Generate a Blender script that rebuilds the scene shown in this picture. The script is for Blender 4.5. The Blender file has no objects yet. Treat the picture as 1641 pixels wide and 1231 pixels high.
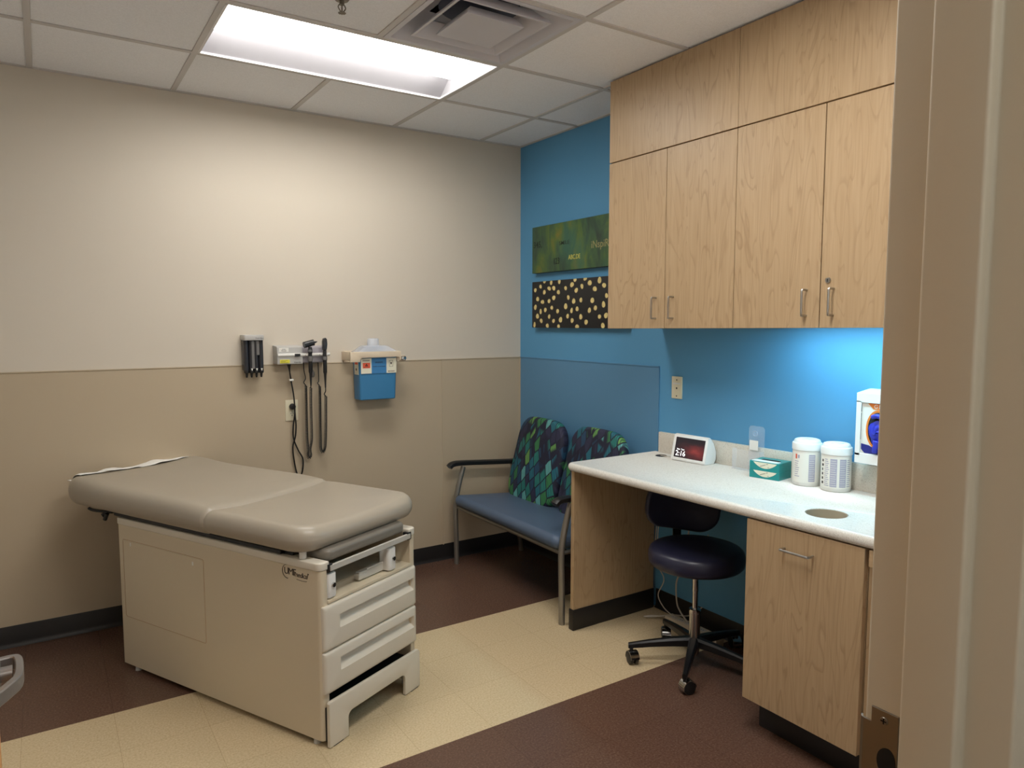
import bpy, bmesh, math, random
from mathutils import Matrix, Vector
from mathutils.bvhtree import BVHTree
from mathutils.geometry import tessellate_polygon
random.seed(7)
sc = bpy.context.scene
COL = sc.collection
PI = math.pi
H = 2.742          # ceiling height
T = .6096          # ceiling grid
GX, GY = -.934, -.627

# ------------------------------------------------------------------ materials
def lin(c):
    return tuple(((v/255)/12.92 if v/255 <= .04045 else ((v/255+.055)/1.055)**2.4) for v in c) + (1,)

def mat(name, rgb, rough=.5, metal=0, bump=0, bscale=200, spec=.5, var=0, vscale=6, **kw):
    m = bpy.data.materials.new(name); m.use_nodes = True
    nt = m.node_tree; b = nt.nodes['Principled BSDF']
    b.inputs['Base Color'].default_value = lin(rgb)
    b.inputs['Roughness'].default_value = rough
    b.inputs['Metallic'].default_value = metal
    b.inputs['Specular IOR Level'].default_value = spec
    for k, v in kw.items():
        b.inputs[k.replace('_', ' ')].default_value = v
    tc = None
    if bump or var:
        tc = nt.nodes.new('ShaderNodeTexCoord')
    if bump:
        n = nt.nodes.new('ShaderNodeTexNoise'); n.inputs['Scale'].default_value = bscale; n.inputs['Detail'].default_value = 3
        nt.links.new(tc.outputs['Object'], n.inputs['Vector'])
        bp = nt.nodes.new('ShaderNodeBump'); bp.inputs['Strength'].default_value = bump; bp.inputs['Distance'].default_value = .002
        nt.links.new(n.outputs['Fac'], bp.inputs['Height']); nt.links.new(bp.outputs['Normal'], b.inputs['Normal'])
    if var:
        n = nt.nodes.new('ShaderNodeTexNoise'); n.inputs['Scale'].default_value = vscale; n.inputs['Detail'].default_value = 4
        nt.links.new(tc.outputs['Object'], n.inputs['Vector'])
        r = nt.nodes.new('ShaderNodeValToRGB')
        c = lin(rgb)
        r.color_ramp.elements[0].position = .3; r.color_ramp.elements[1].position = .7
        r.color_ramp.elements[0].color = tuple(x*(1-var) for x in c[:3])+(1,)
        r.color_ramp.elements[1].color = tuple(min(1, x*(1+var)) for x in c[:3])+(1,)
        nt.links.new(n.outputs['Fac'], r.inputs['Fac']); nt.links.new(r.outputs['Color'], b.inputs['Base Color'])
    return m

def emit(name, rgb, s):
    m = bpy.data.materials.new(name); m.use_nodes = True
    nt = m.node_tree; b = nt.nodes['Principled BSDF']
    b.inputs['Base Color'].default_value = lin(rgb)
    b.inputs['Emission Color'].default_value = lin(rgb); b.inputs['Emission Strength'].default_value = s
    return m

def N(nt, t, **kw):
    n = nt.nodes.new(t)
    for k, v in kw.items():
        setattr(n, k, v)
    return n

def ramp(nt, stops, interp='LINEAR'):
    r = nt.nodes.new('ShaderNodeValToRGB'); cr = r.color_ramp; cr.interpolation = interp
    while len(cr.elements) < len(stops):
        cr.elements.new(.5)
    for e, (p, c) in zip(cr.elements, stops):
        e.position = p; e.color = lin(c) if len(c) == 3 else c
    return r

def wood_mat(name, light, mid, dark, off=0):
    m = bpy.data.materials.new(name); m.use_nodes = True
    nt = m.node_tree; L = nt.links; b = nt.nodes['Principled BSDF']
    tc = N(nt, 'ShaderNodeTexCoord'); mp = N(nt, 'ShaderNodeMapping')
    mp.inputs['Scale'].default_value = (10, 10, 1.5); mp.inputs['Location'].default_value = (off, off*.7, off*.3)
    L.new(tc.outputs['Object'], mp.inputs['Vector'])
    n1 = N(nt, 'ShaderNodeTexNoise'); n1.inputs['Scale'].default_value = 1.0; n1.inputs['Detail'].default_value = 2; n1.inputs['Distortion'].default_value = .8
    L.new(mp.outputs['Vector'], n1.inputs['Vector'])
    # contour rings of a slow noise give the cathedral figure
    mul = N(nt, 'ShaderNodeMath', operation='MULTIPLY'); mul.inputs[1].default_value = 10
    L.new(n1.outputs['Fac'], mul.inputs[0])
    sn = N(nt, 'ShaderNodeMath', operation='FRACT'); L.new(mul.outputs[0], sn.inputs[0])
    rr = ramp(nt, [(0, (0, 0, 0)), (.72, (30, 30, 30)), (.93, (225, 225, 225)), (1, (0, 0, 0))])
    L.new(sn.outputs[0], rr.inputs['Fac'])
    mp2 = N(nt, 'ShaderNodeMapping'); mp2.inputs['Scale'].default_value = (160, 160, 5)
    L.new(tc.outputs['Object'], mp2.inputs['Vector'])
    n2 = N(nt, 'ShaderNodeTexNoise'); n2.inputs['Scale'].default_value = 1; n2.inputs['Detail'].default_value = 4
    L.new(mp2.outputs['Vector'], n2.inputs['Vector'])
    base = ramp(nt, [(.3, mid), (.7, light)]); L.new(n2.outputs['Fac'], base.inputs['Fac'])
    n3 = N(nt, 'ShaderNodeTexNoise'); n3.inputs['Scale'].default_value = .8
    L.new(mp.outputs['Vector'], n3.inputs['Vector'])
    msk = N(nt, 'ShaderNodeMath', operation='MULTIPLY'); L.new(rr.outputs['Color'], msk.inputs[0]); L.new(n3.outputs['Fac'], msk.inputs[1])
    mx = N(nt, 'ShaderNodeMixRGB'); mx.inputs['Color2'].default_value = lin(dark)
    L.new(msk.outputs[0], mx.inputs['Fac']); L.new(base.outputs['Color'], mx.inputs['Color1'])
    L.new(mx.outputs['Color'], b.inputs['Base Color'])
    b.inputs['Roughness'].default_value = .42
    return m

def speckle_mat(name, base, specks, rough=.25, scale=420):
    m = bpy.data.materials.new(name); m.use_nodes = True
    nt = m.node_tree; L = nt.links; b = nt.nodes['Principled BSDF']
    tc = N(nt, 'ShaderNodeTexCoord')
    v = N(nt, 'ShaderNodeTexVoronoi'); v.inputs['Scale'].default_value = scale
    L.new(tc.outputs['Object'], v.inputs['Vector'])
    sep = N(nt, 'ShaderNodeSeparateColor'); L.new(v.outputs['Color'], sep.inputs['Color'])
    r = ramp(nt, [(0, base), (.78, base), (.80, specks[0]), (.88, specks[0]), (.885, specks[1]), (.95, specks[1]), (.955, specks[2])], 'CONSTANT')
    L.new(sep.outputs['Red'], r.inputs['Fac']); L.new(r.outputs['Color'], b.inputs['Base Color'])
    b.inputs['Roughness'].default_value = rough
    return m

def floor_mat():
    m = bpy.data.materials.new('vinyl_tile'); m.use_nodes = True
    nt = m.node_tree; L = nt.links; b = nt.nodes['Principled BSDF']
    tc = N(nt, 'ShaderNodeTexCoord'); sep = N(nt, 'ShaderNodeSeparateXYZ'); L.new(tc.outputs['Object'], sep.inputs['Vector'])
    def math_(op, a, bb=None):
        n = N(nt, 'ShaderNodeMath', operation=op)
        for i, x in enumerate((a, bb)):
            if x is None: continue
            if isinstance(x, (int, float)): n.inputs[i].default_value = x
            else: L.new(x, n.inputs[i])
        return n.outputs[0]
    X, Y = sep.outputs['X'], sep.outputs['Y']
    y0, S = -.945, .3048
    band = math_('MULTIPLY', math_('LESS_THAN', Y, y0), math_('GREATER_THAN', Y, y0-3*S))
    fx = math_('FRACT', math_('ADD', math_('DIVIDE', math_('ADD', X, 2.60), S), 100)); fy = math_('FRACT', math_('ADD', math_('DIVIDE', math_('SUBTRACT', Y, y0), S), 100))
    def near(f, w):
        return math_('ADD', math_('LESS_THAN', f, w), math_('GREATER_THAN', f, 1-w))
    joint = math_('MINIMUM', math_('ADD', near(fx, .0022), near(fy, .0022)), 1)
    tid = N(nt, 'ShaderNodeCombineXYZ')
    L.new(math_('FLOOR', math_('DIVIDE', math_('ADD', X, 2.60), S)), tid.inputs[0]); L.new(math_('FLOOR', math_('DIVIDE', math_('SUBTRACT', Y, y0), S)), tid.inputs[1])
    wn = N(nt, 'ShaderNodeTexWhiteNoise'); L.new(tid.outputs[0], wn.inputs['Vector'])
    n = N(nt, 'ShaderNodeTexNoise'); n.inputs['Scale'].default_value = 130; n.inputs['Detail'].default_value = 6; n.inputs['Roughness'].default_value = .75
    L.new(tc.outputs['Object'], n.inputs['Vector'])
    cream = ramp(nt, [(.35, (192, 170, 134)), (.5, (210, 189, 152)), (.68, (224, 205, 170))]); L.new(n.outputs['Fac'], cream.inputs['Fac'])
    brown = ramp(nt, [(.35, (86, 62, 50)), (.55, (104, 78, 65)), (.72, (132, 104, 92))]); L.new(n.outputs['Fac'], brown.inputs['Fac'])
    mx = N(nt, 'ShaderNodeMixRGB'); L.new(band, mx.inputs['Fac']); L.new(brown.outputs['Color'], mx.inputs['Color1']); L.new(cream.outputs['Color'], mx.inputs['Color2'])
    tone = N(nt, 'ShaderNodeMixRGB', blend_type='MULTIPLY'); tone.inputs['Fac'].default_value = 1
    tr = ramp(nt, [(0, (249, 249, 249)), (1, (255, 255, 255))]); L.new(wn.outputs['Value'], tr.inputs['Fac'])
    L.new(mx.outputs['Color'], tone.inputs['Color1']); L.new(tr.outputs['Color'], tone.inputs['Color2'])
    jm = N(nt, 'ShaderNodeMixRGB', blend_type='MULTIPLY'); jm.inputs['Color2'].default_value = (.70, .66, .62, 1)
    L.new(joint, jm.inputs['Fac']); L.new(tone.outputs['Color'], jm.inputs['Color1'])
    L.new(jm.outputs['Color'], b.inputs['Base Color'])
    n2 = N(nt, 'ShaderNodeTexNoise'); n2.inputs['Scale'].default_value = 14; L.new(tc.outputs['Object'], n2.inputs['Vector'])
    bp = N(nt, 'ShaderNodeBump'); bp.inputs['Strength'].default_value = .06; bp.inputs['Distance'].default_value = .004
    L.new(n2.outputs['Fac'], bp.inputs['Height']); L.new(bp.outputs['Normal'], b.inputs['Normal'])
    b.inputs['Roughness'].default_value = .24
    return m

def leaf_mat():
    m = bpy.data.materials.new('leaf_fabric'); m.use_nodes = True
    nt = m.node_tree; L = nt.links; b = nt.nodes['Principled BSDF']
    tc = N(nt, 'ShaderNodeTexCoord'); mp = N(nt, 'ShaderNodeMapping')
    mp.inputs['Scale'].default_value = (.15, 1.0, .55); mp.inputs['Rotation'].default_value = (.55, 0, 0)
    L.new(tc.outputs['Object'], mp.inputs['Vector'])
    v = N(nt, 'ShaderNodeTexVoronoi'); v.inputs['Scale'].default_value = 23; v.inputs['Randomness'].default_value = .30
    L.new(mp.outputs['Vector'], v.inputs['Vector'])
    sep = N(nt, 'ShaderNodeSeparateColor'); L.new(v.outputs['Color'], sep.inputs['Color'])
    c = ramp(nt, [(0, (46, 46, 72)), (.20, (30, 74, 104)), (.36, (28, 112, 128)), (.56, (34, 128, 118)), (.72, (58, 134, 76)), (.86, (112, 168, 84)), (.94, (104, 180, 176))], 'CONSTANT')
    L.new(sep.outputs['Red'], c.inputs['Fac'])
    # veins inside each leaf
    w = N(nt, 'ShaderNodeTexWave'); w.inputs['Scale'].default_value = 13; w.inputs['Distortion'].default_value = 3.0; w.inputs['Detail'].default_value = 1
    mp3 = N(nt, 'ShaderNodeMapping'); mp3.inputs['Rotation'].default_value = (.75, 0, 0); mp3.inputs['Scale'].default_value = (.0, 3, .8)
    L.new(tc.outputs['Object'], mp3.inputs['Vector']); 
    off = N(nt, 'ShaderNodeMixRGB', blend_type='ADD'); off.inputs['Fac'].default_value = .8
    L.new(mp3.outputs['Vector'], off.inputs['Color1']); L.new(v.outputs['Color'], off.inputs['Color2'])
    w.bands_direction = 'Y'
    L.new(off.outputs['Color'], w.inputs['Vector'])
    wr = ramp(nt, [(.5, (0, 0, 0)), (.62, (255, 255, 255))]); L.new(w.outputs['Fac'], wr.inputs['Fac'])
    mx = N(nt, 'ShaderNodeMixRGB'); mx.inputs['Color2'].default_value = lin((26, 28, 54))
    k = N(nt, 'ShaderNodeMath', operation='MULTIPLY'); k.inputs[1].default_value = .66; L.new(wr.outputs['Color'], k.inputs[0])
    L.new(k.outputs[0], mx.inputs['Fac']); L.new(c.outputs['Color'], mx.inputs['Color1'])
    e = N(nt, 'ShaderNodeTexVoronoi', feature='DISTANCE_TO_EDGE'); e.inputs['Scale'].default_value = 23; e.inputs['Randomness'].default_value = .30
    L.new(mp.outputs['Vector'], e.inputs['Vector'])
    er = ramp(nt, [(.04, (255, 255, 255)), (.09, (0, 0, 0))]); L.new(e.outputs['Distance'], er.inputs['Fac'])
    mx2 = N(nt, 'ShaderNodeMixRGB'); mx2.inputs['Color2'].default_value = lin((24, 26, 48))
    L.new(er.outputs['Color'], mx2.inputs['Fac']); L.new(mx.outputs['Color'], mx2.inputs['Color1'])
    L.new(mx2.outputs['Color'], b.inputs['Base Color'])
    b.inputs['Roughness'].default_value = .7
    return m

def art_mat():
    m = bpy.data.materials.new('green_painting'); m.use_nodes = True
    nt = m.node_tree; L = nt.links; b = nt.nodes['Principled BSDF']
    tc = N(nt, 'ShaderNodeTexCoord'); mp = N(nt, 'ShaderNodeMapping'); mp.inputs['Scale'].default_value = (1, 7, 3.2)
    mp.inputs['Location'].default_value = (0, 1.3, .4)
    L.new(tc.outputs['Object'], mp.inputs['Vector'])
    n = N(nt, 'ShaderNodeTexNoise'); n.inputs['Scale'].default_value = 1.3; n.inputs['Detail'].default_value = 7; n.inputs['Roughness'].default_value = .62; n.inputs['Distortion'].default_value = .5
    L.new(mp.outputs['Vector'], n.inputs['Vector'])
    r = ramp(nt, [(.25, (38, 48, 44)), (.4, (52, 78, 60)), (.5, (64, 96, 62)), (.6, (86, 112, 52)), (.72, (122, 118, 44))]); L.new(n.outputs['Fac'], r.inputs['Fac'])
    n2 = N(nt, 'ShaderNodeTexNoise'); n2.inputs['Scale'].default_value = .8; n2.inputs['Detail'].default_value = 4
    L.new(mp.outputs['Vector'], n2.inputs['Vector'])
    r2 = ramp(nt, [(.5, (0, 0, 0)), (.68, (255, 255, 255))]); L.new(n2.outputs['Fac'], r2.inputs['Fac'])
    mx = N(nt, 'ShaderNodeMixRGB'); mx.inputs['Color2'].default_value = lin((48, 104, 92))
    k = N(nt, 'ShaderNodeMath', operation='MULTIPLY'); k.inputs[1].default_value = .6; L.new(r2.outputs['Color'], k.inputs[0])
    L.new(k.outputs[0], mx.inputs['Fac']); L.new(r.outputs['Color'], mx.inputs['Color1'])
    L.new(mx.outputs['Color'], b.inputs['Base Color']); b.inputs['Roughness'].default_value = .45
    return m

def screen_mat():
    m = bpy.data.materials.new('display_screen'); m.use_nodes = True
    nt = m.node_tree; L = nt.links; b = nt.nodes['Principled BSDF']
    b.inputs['Base Color'].default_value = (.01, .01, .01, 1); b.inputs['Roughness'].default_value = .12
    tc = N(nt, 'ShaderNodeTexCoord'); sep = N(nt, 'ShaderNodeSeparateXYZ'); L.new(tc.outputs['Generated'], sep.inputs['Vector'])
    d = N(nt, 'ShaderNodeVectorMath', operation='DISTANCE'); d.inputs[1].default_value = (.5, .30, .15)
    L.new(tc.outputs['Generated'], d.inputs[0])
    n = N(nt, 'ShaderNodeTexNoise'); n.inputs['Scale'].default_value = 2.2; L.new(tc.outputs['Generated'], n.inputs['Vector'])
    a = N(nt, 'ShaderNodeMath', operation='MULTIPLY_ADD'); a.inputs[1].default_value = .5; L.new(n.outputs['Fac'], a.inputs[0]); L.new(d.outputs['Value'], a.inputs[2])
    r = ramp(nt, [(.3, (170, 66, 62)), (.55, (112, 42, 44)), (.8, (52, 26, 34)), (1, (28, 22, 32))]); L.new(a.outputs[0], r.inputs['Fac'])
    L.new(r.outputs['Color'], b.inputs['Emission Color']); b.inputs['Emission Strength'].default_value = 1.0
    return m

def clear_mat(name, rgb=(255, 255, 255), rough=.03, alpha=.18):
    # thin clear plastic: mostly see-through, with a gloss
    m = bpy.data.materials.new(name); m.use_nodes = True
    nt = m.node_tree; L = nt.links
    b = nt.nodes['Principled BSDF']; b.inputs['Base Color'].default_value = lin(rgb); b.inputs['Roughness'].default_value = rough
    b.inputs['Alpha'].default_value = alpha
    return m

M = {}
M['wall'] = mat('beige_paint', (215, 205, 189), .62, bump=.12, bscale=260)
M['wainscot'] = mat('tan_wall_panel', (190, 173, 147), .5, bump=.08, bscale=400)
M['blue'] = mat('blue_paint', (88, 153, 196), .6, bump=.12, bscale=260)
M['blue_panel'] = mat('blue_wall_panel', (90, 138, 174), .5, bump=.08, bscale=400)
M['ceil_tile'] = mat('ceiling_tile', (246, 246, 248), .9, bump=.6, bscale=320, var=.05, vscale=180)
M['tee'] = mat('ceiling_tee', (205, 200, 196), .5)
M['floor'] = floor_mat()
M['bounce_white'] = mat('bounce_white_paint', (240, 238, 234), .6)  # for the unseen walls, whitened to bounce more neutral light
M['base'] = mat('black_rubber_base', (30, 28, 28), .4)
M['frame_paint'] = mat('door_frame_paint', (204, 196, 176), .38, bump=.08, bscale=90)
M['steel'] = mat('brushed_steel', (132, 124, 112), .45, 1.0)
M['dark'] = mat('dark_hole', (12, 12, 12), .8)
M['wood'] = wood_mat('maple_laminate', (182, 156, 122), (171, 144, 109), (138, 108, 75))
M['wood2'] = wood_mat('maple_laminate_b', (182, 156, 122), (172, 145, 110), (139, 109, 76), 3.7)
M['wood3'] = wood_mat('maple_laminate_c', (181, 155, 121), (170, 143, 108), (137, 107, 74), 8.1)
M['wood_edge'] = mat('maple_edge_band', (178, 136, 98), .5)
M['oak'] = mat('honey_wood_door', (206, 150, 86), .45, var=.12, vscale=12)
M['solid'] = speckle_mat('solid_surface', (220, 218, 211), [(206, 202, 193), (198, 194, 186), (230, 228, 222)], .22)
M['splash'] = speckle_mat('solid_surface_splash', (220, 214, 202), [(204, 196, 182), (190, 181, 168), (230, 225, 216)], .3)
M['liner'] = mat('grey_steel_liner', (168, 162, 146), .45)
M['alu'] = mat('satin_aluminium', (206, 202, 192), .35, .25)
M['nickel'] = mat('satin_nickel', (176, 174, 170), .3, 1.0)
M['handle_silver'] = mat('door_handle_silver', (150, 148, 147), .32, .7)
M['chrome'] = mat('chrome', (205, 205, 205), .12, 1.0)
M['table_paint'] = mat('cream_enamel', (208, 194, 168), .36, bump=.05, bscale=150)
M['table_plastic'] = mat('cream_plastic', (214, 206, 190), .4)
M['vinyl'] = mat('taupe_vinyl', (166, 156, 140), .33, bump=.1, bscale=500)
M['vinyl_grey'] = mat('grey_vinyl', (120, 114, 104), .4)
M['black'] = mat('black_plastic', (22, 22, 23), .42)
M['ink'] = mat('dark_ink', (52, 40, 36), .6)
M['paper'] = mat('white_paper', (240, 238, 232), .85)
M['chair_metal'] = mat('silver_powder_coat', (150, 147, 140), .38, .75)
M['seat_blue'] = mat('slate_blue_vinyl', (80, 98, 122), .42, bump=.1, bscale=450)
M['leaf'] = leaf_mat()
M['navy'] = mat('navy_vinyl', (34, 36, 58), .35)
M['black_metal'] = mat('black_metal', (26, 26, 28), .3, .2)
M['white'] = mat('white_plastic', (236, 236, 234), .35)
M['white2'] = mat('offwhite_plastic', (226, 224, 218), .4)
M['ivory'] = mat('ivory_plastic', (226, 218, 190), .35)
M['beige_plastic'] = mat('beige_plastic', (222, 205, 180), .4)
M['grey_plastic'] = mat('grey_plastic', (190, 188, 184), .4)
M['lilac_grey'] = mat('lilac_grey_plastic', (172, 166, 172), .4)
M['smoke'] = mat('smoked_plastic', (44, 44, 48), .22)
M['smoke_light'] = mat('smoked_plastic_light', (112, 110, 108), .25)
M['bin_blue'] = mat('blue_plastic_bin', (58, 126, 174), .38)
M['clear'] = clear_mat('clear_plastic', (225, 232, 245), .06, .45)
M['acrylic'] = clear_mat('clear_acrylic', (235, 240, 248), .03, .13)
M['teal'] = mat('teal_card', (26, 142, 142), .4)
M['teal2'] = mat('teal_card_side', (18, 116, 112), .4)
M['label_white'] = mat('label_white', (236, 234, 226), .5)
M['label_cream'] = mat('label_cream', (232, 228, 206), .5)
M['label_grey'] = mat('label_grey', (172, 172, 192), .5)
M['label_yellow'] = mat('label_yellow', (232, 222, 70), .5)
M['label_red'] = mat('label_red', (222, 92, 62), .5)
M['label_blue'] = mat('label_blue', (60, 128, 184), .5)
M['orange'] = mat('orange_print', (232, 132, 52), .5)
M['glove'] = mat('blue_nitrile', (46, 58, 190), .4)
M['navy_print'] = mat('navy_print', (38, 44, 130), .45)
M['cord'] = mat('white_cord', (196, 188, 176), .5)
M['strip'] = mat('ivory_power_strip', (206, 194, 172), .45)
M['canvas_black'] = mat('black_canvas', (26, 26, 28), .5)
M['dot'] = mat('cream_paint_dot', (226, 208, 140), .5, var=.14, vscale=40)
M['dot_ring'] = mat('brown_paint_ring', (94, 66, 40), .5)
M['green_art'] = art_mat()
M['green_side'] = mat('dark_canvas_side', (40, 50, 38), .6)
M['text_dark'] = mat('art_text_dark', (36, 46, 36), .5)
M['text_ink'] = mat('art_text_ink', (18, 26, 26), .5)
M['text_yellow'] = mat('art_text_yellow', (206, 200, 96), .5)
M['text_pale'] = mat('art_text_pale', (150, 146, 96), .5)
M['vent'] = mat('vent_enamel', (206, 203, 208), .4)
M['duct'] = mat('dark_duct', (78, 84, 104), .6)
M['reflector_side'] = mat('dimmed_reflector', (150, 148, 152), .5)  # greyer than the white reflector, so the lower brightness is in the colour
M['reflector'] = mat('white_reflector', (238, 236, 236), .5)
M['lens'] = emit('lamp_lens', (255, 252, 246), 17.5)
M['lens_near'] = emit('near_lamp_lens', (255, 252, 246), 28)
M['lens_cool'] = emit('cool_lamp_lens', (176, 236, 255), 44)
M['lens_hall'] = emit('hall_lamp_lens', (255, 251, 244), 7)
M['screen'] = screen_mat()
M['screen_text'] = emit('screen_text', (255, 255, 255), 1.3)

# ------------------------------------------------------------------ mesh helpers
def new(): return bmesh.new()

def merge(bm, t, mi=0, mtx=None):
    if mtx is not None: t.transform(mtx)
    for f in t.faces: f.material_index = mi; f.smooth = True
    me = bpy.data.meshes.new('tmp'); t.to_mesh(me); t.free(); bm.from_mesh(me); bpy.data.meshes.remove(me)

def box(bm, x0, x1, y0, y1, z0, z1, bev=0, seg=2, mi=0, mtx=None):
    t = bmesh.new(); bmesh.ops.create_cube(t, size=1)
    for v in t.verts:
        v.co = Vector(((x0+x1)/2+v.co.x*abs(x1-x0), (y0+y1)/2+v.co.y*abs(y1-y0), (z0+z1)/2+v.co.z*abs(z1-z0)))
    if bev: bmesh.ops.bevel(t, geom=list(t.edges), offset=bev, segments=seg, affect='EDGES', profile=.5)
    merge(bm, t, mi, mtx)

def frame_from(d):
    d = Vector(d).normalized(); a = Vector((0, 0, 1)) if abs(d.z) < .95 else Vector((1, 0, 0))
    u = d.cross(a).normalized(); return u, d.cross(u).normalized(), d

def cyl(bm, p0, p1, r0, r1=None, seg=24, mi=0, bev=0, caps=True):
    r1 = r0 if r1 is None else r1; p0, p1 = Vector(p0), Vector(p1); u, w, d = frame_from(p1-p0)
    L = (p1-p0).length
    prof = [(r0, 0), (r1, L)]
    if bev: prof = [(r0-bev, 0), (r0-bev*.3, bev*.3), (r0, bev), (r1, L-bev), (r1-bev*.3, L-bev*.3), (r1-bev, L)]
    spin(bm, prof, p0, u, w, d, seg, mi, caps)

def spin(bm, prof, o, u, w, d, seg=32, mi=0, caps=True):
    rings = []
    for r, h in prof:
        rings.append([bm.verts.new(o+d*h+u*(r*math.cos(2*PI*k/seg))+w*(r*math.sin(2*PI*k/seg))) for k in range(seg)])
    fs = []
    for a, b in zip(rings, rings[1:]):
        for k in range(seg):
            fs.append(bm.faces.new((a[k], a[(k+1) % seg], b[(k+1) % seg], b[k])))
    if caps:
        fs.append(bm.faces.new(rings[0][::-1])); fs.append(bm.faces.new(rings[-1]))
    for f in fs: f.material_index = mi; f.smooth = True

def lathe(bm, prof, c, seg=40, mi=0, caps=True):
    spin(bm, prof, Vector(c), Vector((1, 0, 0)), Vector((0, 1, 0)), Vector((0, 0, 1)), seg, mi, caps)

def catmull(pts, n=8, closed=False):
    P = [Vector(p) for p in pts]; out = []
    for i in range(len(P)-1):
        p0 = P[max(i-1, 0)]; p1 = P[i]; p2 = P[i+1]; p3 = P[min(i+2, len(P)-1)]
        for k in range(n):
            t = k/n
            out.append(.5*((2*p1)+(p2-p0)*t+(2*p0-5*p1+4*p2-p3)*t*t+(3*p1-p0-3*p2+p3)*t**3))
    out.append(P[-1]); return out

def tube(bm, pts, r, seg=10, mi=0, smooth=0, prof=None, up=None):
    """sweep a circle (or a 2-d profile) along points with parallel transport"""
    P = catmull(pts, smooth) if smooth else [Vector(p) for p in pts]
    Tn = [(P[min(i+1, len(P)-1)]-P[max(i-1, 0)]).normalized() for i in range(len(P))]
    if up is None: u, w, _ = frame_from(Tn[0])
    else:
        u = Vector(up); u = (u-Tn[0]*u.dot(Tn[0])).normalized()
    rings = []
    for i, (p, t) in enumerate(zip(P, Tn)):
        u = (u-t*u.dot(t)); u = u.normalized() if u.length > 1e-6 else frame_from(t)[0]
        w = t.cross(u)
        rr = r[min(i, len(r)-1)] if isinstance(r, (list, tuple)) else r
        if prof: ring = [bm.verts.new(p+u*a+w*b) for a, b in prof]
        else: ring = [bm.verts.new(p+u*(rr*math.cos(2*PI*k/seg))+w*(rr*math.sin(2*PI*k/seg))) for k in range(seg)]
        rings.append(ring)
    n = len(rings[0]); fs = []
    for a, b in zip(rings, rings[1:]):
        for k in range(n): fs.append(bm.faces.new((a[k], a[(k+1) % n], b[(k+1) % n], b[k])))
    fs.append(bm.faces.new(rings[0][::-1])); fs.append(bm.faces.new(rings[-1]))
    for f in fs: f.material_index = mi; f.smooth = True

def rrect(x0, x1, y0, y1, r, cs=6, ns=1):
    """rounded rectangle, counter-clockwise; r = one radius or four (x0y0, x1y0, x1y1, x0y1)"""
    R = [r]*4 if not isinstance(r, (list, tuple)) else list(r)
    m = min(abs(x1-x0), abs(y1-y0))/2
    R = [max(1e-5, min(q, m*.999)) for q in R]
    C = [(x0+R[0], y0+R[0], PI), (x1-R[1], y0+R[1], 1.5*PI), (x1-R[2], y1-R[2], 0), (x0+R[3], y1-R[3], .5*PI)]
    out = []
    for i, (cx, cy, a0) in enumerate(C):
        arc = [(cx+R[i]*math.cos(a0+.5*PI*k/cs), cy+R[i]*math.sin(a0+.5*PI*k/cs)) for k in range(cs+1)]
        if out:
            p = out[-1]; q = arc[0]
            for k in range(1, ns): out.append((p[0]+(q[0]-p[0])*k/ns, p[1]+(q[1]-p[1])*k/ns))
        out += arc
    p = out[-1]; q = out[0]
    for k in range(1, ns): out.append((p[0]+(q[0]-p[0])*k/ns, p[1]+(q[1]-p[1])*k/ns))
    return out

def prism(bm, poly, axis, a, b, bev=0, seg=2, mi=0, mtx=None):
    """extrude a 2-d polygon along an axis: 'z' (x,y), 'y' (x,z), 'x' (y,z)"""
    t = bmesh.new()
    def P(q, h): return {'z': (q[0], q[1], h), 'y': (q[0], h, q[1]), 'x': (h, q[0], q[1])}[axis]
    A = [t.verts.new(P(q, a)) for q in poly]; Bv = [t.verts.new(P(q, b)) for q in poly]
    n = len(poly)
    fa = t.faces.new(A); fb = t.faces.new(Bv[::-1])
    for k in range(n): t.faces.new((A[k], Bv[k], Bv[(k+1) % n], A[(k+1) % n]))
    bmesh.ops.recalc_face_normals(t, faces=list(t.faces))
    if bev:
        es = [e for e in t.edges if fa in e.link_faces or fb in e.link_faces]
        bmesh.ops.bevel(t, geom=es, offset=bev, segments=seg, affect='EDGES', profile=.5)
    merge(bm, t, mi, mtx)

def cushion(bm, x0, x1, y0, y1, z0, z1, R, e, dome=.01, cs=8, ns=14, warp=None, mtx=None, mi=0, eb=None, domeb=0):
    """padded slab: rounded-rectangle plan, rounded rim, domed top"""
    eb = e if eb is None else eb
    t = bmesh.new(); rings = []
    m = min(x1-x0, y1-y0)/2
    seq = []
    for k in range(6):                      # bottom, from the middle out
        f = 1-k/6; seq.append((eb+(m-eb)*f*.98, z0-domeb*(1-(1-f)**2)*0-domeb*math.sin(f*PI/2)))
    for k in range(7):
        a = PI/2*k/6; seq.append((eb*(1-math.sin(a)), z0+eb*(1-math.cos(a))))
    for k in range(7):
        a = PI/2*k/6; seq.append((e*(1-math.cos(a)), z1-e*(1-math.sin(a))))
    for k in range(1, 13):
        f = k/12; seq.append((e+(m-e)*f*.985, z1+dome*math.sin(f*PI/2)))
    for ins, z in seq:
        pl = rrect(x0+ins, x1-ins, y0+ins, y1-ins, [max(q-ins, .004) for q in (R if isinstance(R, (list, tuple)) else [R]*4)], cs, ns)
        rings.append([t.verts.new((p[0], p[1], z)) for p in pl])
    n = len(rings[0])
    for a, b in zip(rings, rings[1:]):
        for k in range(n): t.faces.new((a[k], a[(k+1) % n], b[(k+1) % n], b[k]))
    t.faces.new(rings[0][::-1]); t.faces.new(rings[-1])
    bmesh.ops.remove_doubles(t, verts=list(t.verts), dist=.00003)
    if warp:
        for v in t.verts: v.co = Vector(warp(*v.co))
    merge(bm, t, mi, mtx)

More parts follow.
